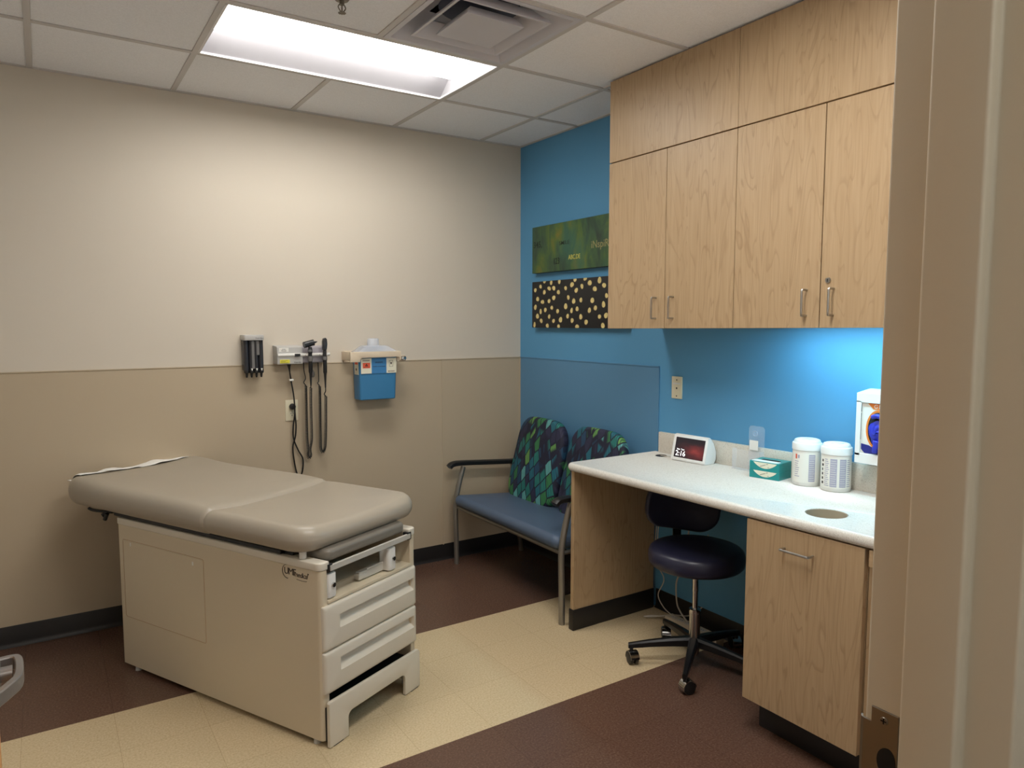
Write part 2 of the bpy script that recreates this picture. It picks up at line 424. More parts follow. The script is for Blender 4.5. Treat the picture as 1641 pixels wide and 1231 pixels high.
def text_bm(bm, body, size, mtx, mi=0, depth=.0006, align='LEFT', shear=0, space=1.0, bold=0):
    cu = bpy.data.curves.new('txt', 'FONT'); cu.body = body; cu.size = size; cu.extrude = depth; cu.align_x = align; cu.shear = shear
    cu.space_character = space; cu.resolution_u = 3; cu.offset = bold
    o = bpy.data.objects.new('txt', cu); COL.objects.link(o)
    dg = bpy.context.evaluated_depsgraph_get(); dg.update()
    me = bpy.data.meshes.new_from_object(o.evaluated_get(dg))
    t = bmesh.new(); t.from_mesh(me)
    bpy.data.objects.remove(o); bpy.data.curves.remove(cu); bpy.data.meshes.remove(me)
    merge(bm, t, mi, mtx)

def basis(o, ex, ey):
    """matrix with given origin and x / y axes (z = x cross y)"""
    ex = Vector(ex).normalized(); ey = Vector(ey).normalized(); ez = ex.cross(ey)
    return Matrix(((ex.x, ey.x, ez.x, o[0]), (ex.y, ey.y, ez.y, o[1]), (ex.z, ey.z, ez.z, o[2]), (0, 0, 0, 1)))

WM = {}
POST = [None]      # the cabinet run is not quite level: it climbs a few millimetres towards the door
KC, KW = .0125, .0085
def rise_base(c): return Vector((c.x, c.y, c.z+KC*max(0, -1.36-c.y)*min(1.0, c.z/.866)))
def rise_wall(c): return Vector((c.x, c.y, c.z+KW*max(0, -1.36-c.y)*max(0, (2.742-c.z)/1.21)))
def ctz(y): return .866+KC*max(0, -1.36-y)
def obj(name, bm, mats, parent=None, local=False, sharp=35, kind=None):
    """link the collected shapes as ONE mesh object (world coordinates unless local)"""
    bmesh.ops.recalc_face_normals(bm, faces=list(bm.faces)) if False else None
    me = bpy.data.meshes.new(name); bm.to_mesh(me); bm.free()
    for m in (mats if isinstance(mats, (list, tuple)) else [mats]): me.materials.append(M[m] if isinstance(m, str) else m)
    o = bpy.data.objects.new(name, me); COL.objects.link(o)
    me.set_sharp_from_angle(angle=math.radians(sharp))
    W = Matrix.Identity(4)
    if POST[0] and not local:
        for v in me.vertices: v.co = POST[0](v.co)
    if parent is not None:
        o.parent = parent; W = WM[parent.name]
        if not local: me.transform(W.inverted())
    WM[o.name] = W
    if kind: o['kind'] = kind
    return o

def thing(name, label, cat, loc=(0, 0, 0), rz=0, group=None):
    o = bpy.data.objects.new(name, None); COL.objects.link(o)
    o.location = loc; o.rotation_euler = (0, 0, rz); o.empty_display_size = .1
    o['label'] = label; o['category'] = cat
    if group: o['group'] = group
    WM[o.name] = Matrix.Translation(loc) @ Matrix.Rotation(rz, 4, 'Z')
    return o

def tag(o, label, cat, group=None):
    o['label'] = label; o['category'] = cat
    if group: o['group'] = group
    return o

def struct(name, bm, mats, parent=None):
    return obj(name, bm, mats, parent, kind='structure' if parent is None else None)

# ------------------------------------------------------------------ the room
XL, YF0, YF1, YH = -3.6, -3.6468, -3.8055, -5.7     # left wall, front wall (room / hall faces), hall end
bm = new(); box(bm, XL-.1, .1, YH-.1, .1, -.1, 0); struct('floor', bm, 'floor')
bm = new(); box(bm, XL-.1, 0, 0, .1, 0, H+.2); struct('wall_back', bm, 'wall')
bm = new(); box(bm, 0, .1, YF0-.012, .1, 0, H+.2); struct('wall_right', bm, 'blue')
bm = new(); box(bm, XL-.1, XL, YH, 0, 0, H+.2); struct('wall_left', bm, 'bounce_white')
DX0, DX1, DZ = -2.858, -1.944, 2.134     # door opening
bm = new()
box(bm, XL, DX0-.03, YF1+.012, YF0-.012, 0, H+.2); box(bm, DX1+.03, .1, YF1+.012, YF0-.012, 0, H+.2); box(bm, DX0-.03, DX1+.03, YF1+.012, YF0-.012, DZ+.03, H+.2)
struct('wall_front', bm, 'bounce_white')
bm = new(); box(bm, .0, .1, YH, YF1+.012, 0, H+.2); struct('wall_hall_right', bm, 'bounce_white')
bm = new(); box(bm, XL-.1, .1, YH-.1, YH, 0, H+.2); struct('wall_hall_end', bm, 'bounce_white')

# ceiling: tiles in a lay-in grid
gxs = [0, GX+T, GX, GX-T, GX-2*T, GX-3*T, GX-4*T, XL]
gys = [0, GY, GY-T, GY-2*T, GY-3*T, GY-4*T, YF0-.012]
skip = {(3, 1), (4-1, 1), (2, 1), (2, 2), (2, 4), (3, 4)}   # light: columns 2-3 of row 1; vent: column 2 of row 2; second light in row 4
bm = new()
for i in range(len(gxs)-1):
    for j in range(len(gys)-1):
        if (i, j) in skip: continue
        box(bm, gxs[i+1]+.010, gxs[i]-.010, gys[j+1]+.010, gys[j]-.010, H+.005, H+.02, .003, 1, 0)
for x in gxs[1:-1]:
    for j in range(len(gys)-1):
        if x == GX-T and j in (1, 4): continue
        box(bm, x-.012, x+.012, gys[j+1]+.012, gys[j]-.012, H, H+.012, 0, 1, 1)
for y in gys[1:-1]: box(bm, XL, 0, y-.012, y+.012, H, H+.012, 0, 1, 1)
for (a, b, c, d) in ((XL, 0, -.02, 0), (XL, 0, YF0, YF0+.02), (-.02, 0, YF0+.02, -.02), (XL, XL+.02, YF0+.02, -.02)): box(bm, a, b, c, d, H, H+.012, 0, 1, 1)
box(bm, XL, 0, YF0, 0, H+.2, H+.25, 0, 1, 0)
struct('ceiling', bm, ['ceil_tile', 'tee'])
bm = new(); box(bm, XL, 0, YH, YF1+.012, H, H+.1); struct('ceiling_hall', bm, 'ceil_tile')

# wainscot sheets and their strips
PZ = 1.3225
bm = new(); box(bm, XL, -.617, -.004, -.0, .1, PZ, .0015, 1); struct('trim_1', bm, 'wainscot')
bm = new(); box(bm, -.611, -.004, -.004, -.0, .1, PZ, .0015, 1); struct('trim_2', bm, 'wainscot')
bm = new(); box(bm, -.004, 0, -1.338, -.004, .1, PZ, .0015, 1); struct('trim_3', bm, 'blue_panel')
bm = new(); box(bm, XL, -.004, -.007, 0, PZ, PZ+.006, .001, 1); box(bm, -.618, -.61, -.0065, 0, .1, PZ, .001, 1); box(bm, -.010, -.004, -.010, -.004, .1, PZ, .001, 1); struct('trim_4', bm, 'wainscot')
bm = new(); box(bm, -.007, 0, -1.344, -.004, PZ, PZ+.006, .001, 1); box(bm, -.0065, 0, -1.344, -1.338, .8, PZ, .001, 1); struct('trim_5', bm, 'blue_panel')
# cove base
def cove(bm, pts, mi=0):
    tube(bm, pts, 0, prof=[(0, 0), (0, .102), (.003, .1025), (.005, .100), (.005, .02), (.008, .008), (.016, .001), (.016, 0)], up=None, mi=mi)
bm = new(); prism(bm, [(0, 0), (0, .104), (-.004, .104), (-.006, .1), (-.006, .022), (-.01, .008), (-.018, 0)], 'x', XL, -.0); struct('baseboard_back', bm, 'base')
bm = new(); prism(bm, [(0, 0), (0, .104), (-.004, .104), (-.006, .1), (-.006, .022), (-.01, .008), (-.018, 0)], 'y', -2.40, -1.35); prism(bm, [(0, 0), (0, .104), (-.004, .104), (-.006, .1), (-.006, .022), (-.01, .008), (-.018, 0)], 'y', -1.31, -.006); struct('baseboard_right', bm, 'base')
bm = new(); box(bm, XL, XL+.006, YF0, -.02, 0, .104); struct('baseboard_left', bm, 'base')

# door frame (double rabbet, rounded bends) and the open door
def frame_profile(s):
    """plan of one jamb, s = +1 right side (solid towards +x)"""
    X = DX1 if s > 0 else DX0
    g = -s
    return [(X+s*.051, YF0), (X, YF0), (X, YF0-.049), (X+g*.016, YF0-.049), (X+g*.016, YF0-.1095), (X, YF0-.1095), (X, YF1), (X+s*.051, YF1), (X+s*.051, YF1+.012), (X+s*.02, YF1+.012), (X+s*.02, YF0-.012), (X+s*.051, YF0-.012)]
def jamb(bm, s, z0, z1):
    t = bmesh.new(); pl = frame_profile(s); n = len(pl)
    A = [t.verts.new((x, y, z0)) for x, y in pl]; Bv = [t.verts.new((x, y, z1)) for x, y in pl]
    t.faces.new(A); t.faces.new(Bv[::-1])
    for k in range(n): t.faces.new((A[k], Bv[k], Bv[(k+1) % n], A[(k+1) % n]))
    bmesh.ops.recalc_face_normals(t, faces=list(t.faces))
    es = [e for e in t.edges if abs(e.verts[0].co.z-e.verts[1].co.z) > .5 and min(abs(e.verts[0].co.x-DX1), abs(e.verts[0].co.x-DX0)) < .018]
    bmesh.ops.bevel(t, geom=es, offset=.004, segments=3, affect='EDGES', profile=.5)
    merge(bm, t)
bm = new(); jamb(bm, 1, 0, DZ); jamb(bm, -1, 0, DZ)
box(bm, DX0-.051, DX1+.051, YF1, YF0, DZ, DZ+.051, .002, 2); box(bm, DX0, DX1, YF0-.1095, YF0-.049, DZ-.016, DZ, .002, 2)
fr = struct('trim_6', bm, 'frame_paint')
# strike plate on the right jamb
bm = new()
Z1 = 1.096
yA, yB = -3.645, -3.689
pl = [(yB, Z1), (yB, Z1-.124), (yA-.011, Z1-.124), (yA-.011, Z1-.105), (yA-.001, Z1-.105), (yA-.001, Z1-.019), (yA-.011, Z1-.019), (yA-.011, Z1)]
prism(bm, pl, 'x', DX1-.0022, DX1+.0005, .0005, 1)
tube(bm, [(DX1-.0012, yA-.002, Z1-.062), (DX1+.0, yA+.0015, Z1-.062), (DX1+.005, yA+.004, Z1-.062)], 0, prof=[(-.043, -.0012), (.043, -.0012), (.043, .0012), (-.043, .0012)], up=(0, 0, 1))
st = obj('strike_plate', bm, 'steel', fr)
bm = new(); prism(bm, [(yB+.011+.010*math.cos(a)*(1 if math.cos(a) < 0 else 1.3), Z1-.062+(.018*math.sin(a))) for a in [2*PI*k/24 for k in range(24)]], 'x', DX1-.0028, DX1-.0008); obj('latch_hole', bm, 'dark', st)
for dz in (.012, .112):
    bm = new(); cyl(bm, (DX1-.0018, yB+.017, Z1-dz), (DX1-.0036, yB+.017, Z1-dz), .0052, .0042, 16)
    box(bm, DX1-.0041, DX1-.0033, yB+.0135, yB+.0205, Z1-dz-.0008, Z1-dz+.0008, mi=1); box(bm, DX1-.0041, DX1-.0033, yB+.0162, yB+.0178, Z1-dz-.0035, Z1-dz+.0035, mi=1)
    obj('screw', bm, ['steel', 'dark'], st)
# door leaf, opened ninety degrees into the room
DFX = -2.856
bm = new(); box(bm, DFX-.044, DFX, YF0+.004, -2.742, .008, DZ-.005, .001, 1); dr = struct('door_1', bm, 'oak')
HZ = 1.021; HY = -2.800
bm = new()
cyl(bm, (DFX, HY, HZ), (DFX+.008, HY, HZ), .032, .030, 32, bev=.001)
cyl(bm, (DFX+.008, HY, HZ), (DFX+.024, HY, HZ), .0115, .0115, 20)
# flat lever that runs towards the hinge side and returns to the door
path = [(DFX+.004, HY+.040, HZ), (DFX+.022, HY+.042, HZ), (DFX+.030, HY+.034, HZ), (DFX+.033, HY+.0, HZ), (DFX+.032, HY-.035, HZ), (DFX+.024, HY-.056, HZ), (DFX+.004, HY-.092, HZ)]
tube(bm, path, 0, smooth=8, prof=[(-.011, -.004), (-.009, -.0055), (.009, -.0055), (.011, -.004), (.011, .004), (.009, .0055), (-.009, .0055), (-.011, .004)], up=(0, 0, 1))
obj('door_handle', bm, 'handle_silver', dr)

# ------------------------------------------------------------------ ceiling fittings
def troffer(name, y0, label, grp, lens='lens'):
    x0, x1 = GX-2*T+.014, GX-.014; yb, yf = y0-.014, y0-T+.014    # yb far, yf near
    t = thing(name, label, 'ceiling light', ((x0+x1)/2, (yb+yf)/2, H), 0, grp)
    bm = new()
    yc = (yb+yf)/2; D = .108
    # housing: two sloped side reflectors, end plates, top
    def quad(ps, mi=0):
        f = bm.faces.new([bm.verts.new(p) for p in ps]); f.material_index = mi; f.smooth = True
    for s, ye in ((1, yb), (-1, yf)):
        prof = [(ye, 0), (ye-s*.006, .010), (yc+s*.15, D)]
        for (ya, za), (yb2, zb2) in zip(prof, prof[1:]):
            quad([(x0, ya, H+za), (x1, ya, H+za), (x1, yb2, H+zb2), (x0, yb2, H+zb2)])
    quad([(x0, yc-.15, H+D), (x1, yc-.15, H+D), (x1, yc+.15, H+D), (x0, yc+.15, H+D)])
    for xe in (x0, x1):
        quad([(xe, yb, H), (xe, yf, H), (xe, yf, H+D), (xe, yb, H+D)], 0)
    obj('reflector_housing', bm, ['reflector_side', 'reflector'], t, sharp=60)
    bm = new()
    for a, b, c, d in ((x0-.004, x1+.004, yb-.006, yb+.004), (x0-.004, x1+.004, yf-.004, yf+.006), (x0-.004, x0+.006, yf, yb), (x1-.006, x1+.004, yf, yb)): box(bm, a, b, c, d, H-.001, H+.006)
    obj('trim_frame', bm, 'reflector', t)
    bm = new(); n = 20
    pr = [(yc+.145*math.cos(PI*k/n), H+D-.004-.082*math.sin(PI*k/n)) for k in range(n+1)]
    prism(bm, pr, 'x', x0+.006, x1-.058)
    obj('lamp_lens', bm, lens, t, sharp=60)
    bm = new()
    tube(bm, [(x1-.057, yc+.147*math.cos(PI*k/n), H+D-.003-.084*math.sin(PI*k/n)) for k in range(n+1)], .0022, 6); obj('lens_end_rim', bm, 'reflector_side', t)
troffer('ceiling_light', GY, 'lit recessed ceiling light with curved white lens beside the square air vent', 'recessed ceiling lights')
troffer('ceiling_light', GY-3*T, 'lit recessed ceiling light nearer the doorway', 'recessed ceiling lights', 'lens_near')

vx0, vx1, vy0, vy1 = GX-T+.013, GX-.013, GY-2*T+.013, GY-T-.013
vcx, vcy = (vx0+vx1)/2, (vy0+vy1)/2
vt = thing('ceiling_vent', 'square stepped air vent in the ceiling next to the lit light', 'air vent', (vcx, vcy, H))
def pyr(bm, levels, mi=0, cap=False):
    rings = []
    for h, z in levels: rings.append([bm.verts.new((vcx+a*h, vcy+b*h, z)) for a, b in ((-1, -1), (1, -1), (1, 1), (-1, 1))])
    for a, b in zip(rings, rings[1:]):
        for k in range(4):
            f = bm.faces.new((a[k], a[(k+1) % 4], b[(k+1) % 4], b[k])); f.material_index = mi
    if cap: bm.faces.new(rings[-1])
h0 = (vx1-vx0)/2
bm = new(); pyr(bm, [(h0, H+.004), (h0, H-.002), (h0-.022, H-.002), (h0-.03, H+.01), (h0-.075, H+.055), (.15, H+.085)]); obj('outer_frame', bm, 'vent', vt)
bm = new(); pyr(bm, [(.150, H+.055), (.205, H+.004), (.207, H-.004), (.196, H-.004), (.146, H+.050)]); obj('middle_louver', bm, 'vent', vt)
bm = new(); pyr(bm, [(.10, H+.03), (.128, H-.004), (.129, H-.010), (.118, H-.010), (.07, H+.002), (.02, H+.004)], cap=True); obj('centre_louver', bm, 'vent', vt)
bm = new(); lathe(bm, [(.165, H+.08), (.15, H+.085), (.13, H+.12), (.13, H+.19), (.01, H+.191)], (vcx, vcy, 0), 40); obj('duct_collar', bm, 'duct', vt)

sp = thing('fire_sprinkler', 'small metal fire sprinkler hanging from the ceiling at the top edge', 'sprinkler', (-1.80, -1.50, H))
sx, sy = -1.795, -1.49
bm = new(); cyl(bm, (sx, sy, H+.004), (sx, sy, H-.004), .03, .024, 24); cyl(bm, (sx, sy, H-.004), (sx, sy, H-.02), .009); obj('escutcheon', bm, 'steel', sp)
bm = new()
for s in (-1, 1): tube(bm, [(sx+s*.008, sy, H-.018), (sx+s*.014, sy, H-.03), (sx+s*.004, sy, H-.045)], .0022, 8, smooth=5)
cyl(bm, (sx, sy, H-.018), (sx, sy, H-.044), .0025, .0025, 10); obj('frame_arms', bm, 'steel', sp)
bm = new(); cyl(bm, (sx, sy, H-.045), (sx, sy, H-.047), .005)
for k in range(10):
    a = 2*PI*k/10; c, s = math.cos(a), math.sin(a)
    tube(bm, [(sx+c*.004, sy+s*.004, H-.046), (sx+c*.014, sy+s*.014, H-.049)], 0, prof=[(-.0026, -.0007), (.0026, -.0007), (.0026, .0007), (-.0026, .0007)], up=(-s, c, 0))
obj('deflector', bm, 'steel', sp)

ht = thing('hall_light', 'lit flat ceiling panel in the hall outside the doorway', 'ceiling light', (-2.2, -4.9, H))
bm = new(); box(bm, -2.82, -1.58, -5.22, -4.60, H-.012, H, .002, 1); obj('panel_frame', bm, 'reflector', ht)
bm = new(); box(bm, -2.78, -1.62, -5.18, -4.64, H-.014, H-.011); obj('lamp_lens', bm, 'lens_hall', ht)

# ------------------------------------------------------------------ wall cabinets
CX = -.3811; CZ0, CZ1 = 1.5345, 2.346
def handle_v(name, x, y, z0, z1, parent, m='nickel'):
    """wire pull standing off a face that looks to -x"""
    bm = new(); d = .03
    tube(bm, [(x, y, z0), (x-d+.008, y, z0), (x-d+.002, y, z0+.002), (x-d, y, z0+.009), (x-d, y, z1-.009), (x-d+.002, y, z1-.002), (x-d+.008, y, z1), (x, y, z1)], .0044, 10, smooth=4)
    return obj(name, bm, m, parent)
def wall_cabinet(ya, yb, label, woods, locks):
    t = thing('wall_cabinet', label, 'cabinet', (-.19, (ya+yb)/2, CZ0), 0, 'maple wall cabinets')
    bm = new(); box(bm, CX+.05, -.001, yb+.017, ya-.017, CZ0+.030, H-.006); box(bm, CX+.022, -.001, ya-.018, ya-.0005, CZ0, H-.006); box(bm, CX+.022, -.001, yb+.001, yb+.018, CZ0, H-.006); box(bm, CX+.022, CX+.051, yb+.017, ya-.017, CZ0+.026, CZ0+.045); obj('body', bm, 'wood', t)
    bm = new(); box(bm, CX, CX+.019, yb+.0012, ya, CZ1+.002, H-.004, .0012, 1); obj('upper_panel', bm, woods[0], t)
    ym = (ya+yb)/2
    for i, (a, b) in enumerate(((ya, ym+.002), (ym-.002, yb+.0022))):
        bm = new(); box(bm, CX, CX+.019, b, a, CZ0-.002, CZ1-.003, .0012, 1); d = obj('door', bm, woods[1+i], t)
        hy = b+.056 if i == 0 else a-.052
        if i == 0: hy = b+.052
        handle_v('handle', CX, hy-.0, 1.579, 1.675, d)
        if locks and i == 1:
            bm = new(); cyl(bm, (CX, a-.030, 1.706), (CX-.006, a-.030, 1.706), .0105, .0095, 20); box(bm, CX-.0072, CX-.0055, a-.0312, a-.0288, 1.7005, 1.7115, mi=1); obj('lock', bm, ['nickel', 'dark'], d)
    return t
POST[0] = rise_wall
wall_cabinet(-1.3535, -2.1365, 'maple wall cabinet next to the wall art, farther of the two', ['wood', 'wood2', 'wood3'], False)
wall_cabinet(-2.1375, -2.920, 'maple wall cabinet with a small round lock, nearer of the two', ['wood3', 'wood', 'wood2'], True)

ul = thing('under_cabinet_light', 'thin lit strip lamp beneath the wall cabinet that has a lock', 'lamp', (-.21, -2.53, CZ0))
bm = new(); box(bm, -.245, -.175, -2.89, -2.20, CZ0+.010, CZ0+.0298, .003, 2); obj('housing', bm, 'white', ul)
bm = new(); box(bm, -.238, -.182, -2.88, -2.21, CZ0+.006, CZ0+.011, .001, 1); obj('lamp_lens', bm, 'lens_cool', ul)

POST[0] = None
# ------------------------------------------------------------------ wall art
def canvas(name, label, z0, z1, mats):
    t = thing(name, label, 'wall art', (0, -.655, z0), 0, 'canvases on the blue wall')
    bm = new(); box(bm, -.040, -.001, -1.112, -.198, z0, z1, .0015, 2, 0)
    return t, bm
t, bm = canvas('wall_art', 'green painted canvas with small letters and numbers, above the dotted one', 1.886, 2.184, None)
for f in bm.faces:
    f.material_index = 0 if f.normal.x < -.9 else 1
obj('canvas', bm, ['green_art', 'green_side'], t)
X = -.0403
def word(txt, size, y, z, m, sx=1.0, bold=0):
    bm = new()
    text_bm(bm, txt, size, basis((X, y, z), (0, -1, 0), (0, 0, 1)) @ Matrix.Diagonal((sx, 1, 1, 1)), 0, .0004, bold=bold)
    obj('lettering', bm, m, t)
word('345,', .056, -.212, 2.050, 'text_dark', 1.0, .0002)
word('123', .056, -.430, 1.931, 'text_ink', .80, .0003)
word('SMILE', .034, -.490, 2.046, 'text_dark', 1.25, .0001)
word('ABC.DE', .040, -.586, 1.950, 'text_yellow', .86, .0002)
word('iNspiRe', .062, -.803, 2.000, 'text_pale', .95, .0002)
t, bm = canvas('wall_art', 'black canvas covered in cream dots, below the green one', 1.530, 1.830, None)
# cream dots painted on the black canvas: one mesh, the dots a second material
dots = [(-0.235, 1.776), (-0.338, 1.829), (-0.294, 1.797), (-0.336, 1.759), (-0.389, 1.781), (-0.41, 1.817), (-0.438, 1.781), (-0.496, 1.821), (-0.487, 1.754), (-0.262, 1.717), (-0.317, 1.697), (-0.388, 1.701), (-0.439, 1.72), (-0.236, 1.664), (-0.296, 1.635), (-0.348, 1.645), (-0.418, 1.658), (-0.48, 1.635), (-0.26, 1.605), (-0.303, 1.575), (-0.39, 1.602), (-0.437, 1.574), (-0.511, 1.581), (-0.227, 1.549), (-0.371, 1.543), (-0.491, 1.539), (-0.561, 1.776), (-0.625, 1.795), (-0.654, 1.824), (-0.752, 1.826), (-0.667, 1.759), (-0.722, 1.781), (-0.795, 1.798), (-0.842, 1.761), (-0.884, 1.809), (-0.925, 1.778), (-0.589, 1.718), (-0.643, 1.694), (-0.713, 1.699), (-0.563, 1.664), (-0.623, 1.637), (-0.677, 1.646), (-0.82, 1.694), (-0.947, 1.718), (-0.794, 1.636), (-0.849, 1.649), (-0.922, 1.668), (-0.583, 1.603), (-0.629, 1.576), (-0.713, 1.598), (-0.764, 1.566), (-0.887, 1.598), (-0.944, 1.604), (-0.678, 1.539), (-0.918, 1.545), (-0.99, 1.80), (-1.03, 1.74), (-1.08, 1.79), (-1.00, 1.66), (-1.06, 1.64), (-1.09, 1.70), (-0.99, 1.57), (-1.05, 1.55), (-1.09, 1.60)]
def ell(bm, u, v, a, b, x, rot, mi):
    n = 18; ph = random.uniform(0, 6)
    vs = []
    for k in range(n):
        q = 2*PI*k/n; rr = 1+.08*math.sin(2*q+ph)+.05*math.sin(3*q+ph*2)
        dy, dz = a*rr*math.cos(q), b*rr*math.sin(q)
        yy = u+dy*math.cos(rot)-dz*math.sin(rot); zz = v+dy*math.sin(rot)+dz*math.cos(rot)
        vs.append((min(max(yy, -1.1115), -.1985), min(max(zz, 1.5305), 1.8295)))
    A = [bm.verts.new((x, p[0], p[1])) for p in vs]; f = bm.faces.new(A[::-1]); f.material_index = mi; f.smooth = False
    f.normal_update()
    if f.normal.x > 0: f.normal_flip()
for u, v in dots:
    yy, zz = u, v
    a, b = random.uniform(.0125, .0185), random.uniform(.0125, .0175); r = random.uniform(-.3, .3)
    ell(bm, yy, zz, a+.0025, b+.0025, -.0403, r, 2); ell(bm, yy, zz, a, b, -.0406, r, 1)
obj('canvas', bm, ['canvas_black', 'dot', 'dot_ring'], t)

# ------------------------------------------------------------------ desk and base cabinets
CT, CB, CFX = .866, .826, -.610     # counter top, underside, front edge
POST[0] = rise_base
ct = thing('countertop', 'long speckled white countertop with raised back edge along the blue wall', 'countertop', (-.3, -2.4, CT))
def slab(bm):
    # plan outline with rounded corner, nosed edge, and round waste hole
    t = bmesh.new()
    y0, y1 = -3.60, -1.310
    prof = [(0, CT), (.006, CT), (.013, CT-.003), (.018, CT-.009), (.020, CT-.018), (.019, CT-.028), (.014, CT-.036), (.006, CT-.040), (0, CB)]
    outl = [(-.002, y0)] + [(CFX, y0+k*.2) for k in range(11)]
    r = .035
    outl += [(CFX+r-r*math.cos(PI/2*k/8), y1-r+r*math.sin(PI/2*k/8)) for k in range(9)] + [(-.002, y1)]
    n = len(outl); rings = []
    for off, z in prof:
        ring = []
        for (x, y) in outl:
            ins = .020-off
            xx = x+ins if x < -.01 else x
            yy = y-ins if y > -1.36 and x > -.7 else y
            if x < -.01 and y > y1-r-.001:   # corner: shrink radially about its centre
                cx, cy = CFX+r, y1-r; d = Vector((x-cx, y-cy)); d = d*((d.length-ins)/d.length)
                xx, yy = cx+d.x, cy+d.y
            ring.append(t.verts.new((xx, yy, z)))
        rings.append(ring)
    for a, b in zip(rings, rings[1:]):
        for k in range(n): t.faces.new((a[k], b[k], b[(k+1) % n], a[(k+1) % n]))
    # top and bottom faces with a hole, filled by triangulation
    hc, hr = (-.456, -2.636), .0715
    hole = [[t.verts.new((hc[0]+hr*math.cos(2*PI*k/40), hc[1]+hr*math.sin(2*PI*k/40), z)) for k in range(40)] for z in (CT, CB)]
    for k in range(40): t.faces.new((hole[0][k], hole[0][(k+1) % 40], hole[1][(k+1) % 40], hole[1][k]))
    for ring, hl in ((rings[0], hole[0]), (rings[-1], hole[1])):
        vs = ring+hl
        for tri in tessellate_polygon([[v.co for v in ring], [v.co for v in hl]]):
            try: t.faces.new([vs[q] for q in tri])
            except ValueError: pass
    bmesh.ops.recalc_face_normals(t, faces=list(t.faces))
    merge(bm, t)
    return hc, hr
bm = new(); hc, hr = slab(bm); obj('slab', bm, 'solid', ct, sharp=40)
bm = new(); box(bm, -.021, -.001, -3.60, -1.362, CT, CT+.112, .003, 2); obj('backsplash', bm, 'splash', ct)
bm = new(); lathe(bm, [(hr-.001, CT-.003), (hr-.003, CT-.002), (hr-.003, CT-.10), (.002, CT-.101)], (hc[0], hc[1], 0), 40, caps=False); obj('waste_chute', bm, 'liner', ct)
gc = (-.088, -1.452)
bm = new(); lathe(bm, [(.002, CT+.004), (.026, CT+.004), (.0295, CT+.002), (.030, CT)], (gc[0], gc[1], 0), 28); obj('cable_grommet', bm, 'black', ct)

ep = thing('desk_end_panel', 'tall maple end panel holding up the far end of the counter', 'panel', (-.29, -1.333, 0))
bm = new(); box(bm, -.580, -.022, -1.345, -1.320, .104, CB, .001, 1); obj('panel', bm, ['wood2'], ep)
bm = new(); box(bm, -.586, -.022, -1.351, -1.314, 0, .108, .003, 2); obj('rubber_base', bm, 'base', ep)

bc = thing('base_cabinet', 'maple pull-out base cabinet with one bar handle under the waste hole', 'cabinet', (-.3, -2.63, 0))
bm = new(); box(bm, -.578, -.02, -2.868, -2.412, .135, CB-.002); obj('body', bm, 'wood', bc)
bm = new(); box(bm, -.600, -.580, -2.866, -2.408, .138, CB-.004, .0012, 1); dd = obj('door', bm, 'wood3', bc)
bm = new(); d = .03; hy0, hy1, hz = -2.684, -2.572, .750
tube(bm, [(-.60, hy0, hz), (-.60-d+.008, hy0, hz), (-.60-d+.002, hy0+.002, hz), (-.60-d, hy0+.009, hz), (-.60-d, hy1-.009, hz), (-.60-d+.002, hy1-.002, hz), (-.60-d+.008, hy1, hz), (-.60, hy1, hz)], .0044, 10, smooth=4); obj('handle', bm, 'nickel', dd)
bm = new(); box(bm, -.50, -.02, -2.868, -2.425, 0, .135); box(bm, -.508, -.50, -2.868, -2.418, 0, .11, .002, 2); obj('toe_kick', bm, 'base', bc)

sb = thing('sink_base', 'maple sink base with a shallow apron right of the pull-out cabinet', 'cabinet', (-.3, -3.24, 0))
bm = new(); box(bm, -.600, -.580, -3.60, -2.880, .768, CB-.004, .0012, 1); obj('apron', bm, 'wood', sb)
bm = new(); box(bm, -.572, -.552, -3.60, -2.874, .138, .768, .001, 1); obj('recessed_panel', bm, 'wood_edge', sb)
bm = new(); box(bm, -.578, -.552, -2.886, -2.870, .138, .768, .001, 1); obj('side_stile', bm, 'wood', sb)
bm = new(); box(bm, -.508, -.02, -3.60, -2.870, 0, .125, .002, 1); obj('toe_kick', bm, 'base', sb)

POST[0] = None
# ------------------------------------------------------------------ exam table
ea = math.radians(26.4)
et = thing('exam_table', 'taupe padded exam table on a cream cabinet with drawers and step', 'exam table', (-1.974, -1.640, 0), ea)
W_, L_, ZT = .552, 1.24, .695
E_ = lambda name, bm, m, p=et, **k: obj(name, bm, m, p, local=True, **k)
# cabinet shell: side walls with rounded front corners, back and base
def side(x0, x1, r):
    bm = new()
    rr = [r[0], r[1], .004, .004]
    prism(bm, rrect(x0, x1, 0, L_, rr, 8), 'z', .022, ZT-.030, .0015, 1); return bm
E_('side_panel', side(0, .036, (.030, .004)), 'table_paint'); E_('side_panel', side(W_-.036, W_, (.004, .030)), 'table_paint')
bm = new(); box(bm, .036, W_-.036, L_-.02, L_, .03, ZT-.03); box(bm, .036, W_-.036, .02, L_-.02, .19, .20); box(bm, .036, W_-.036, .10, L_-.02, .54, .548); box(bm, .036, W_-.036, .45, .46, .548, ZT-.03); E_('carcass', bm, 'table_paint')
def cap_bm(x0, x1, rr):
    bm = new(); prism(bm, rrect(x0, x1, -.004, L_+.002, rr, 8), 'z', ZT-.030, ZT, .005, 3); return bm
E_('top_rail', cap_bm(-.004, .045, [.034, .006, .006, .006]), 'table_plastic'); E_('top_rail', cap_bm(W_-.045, W_+.004, [.006, .034, .006, .006]), 'table_plastic')
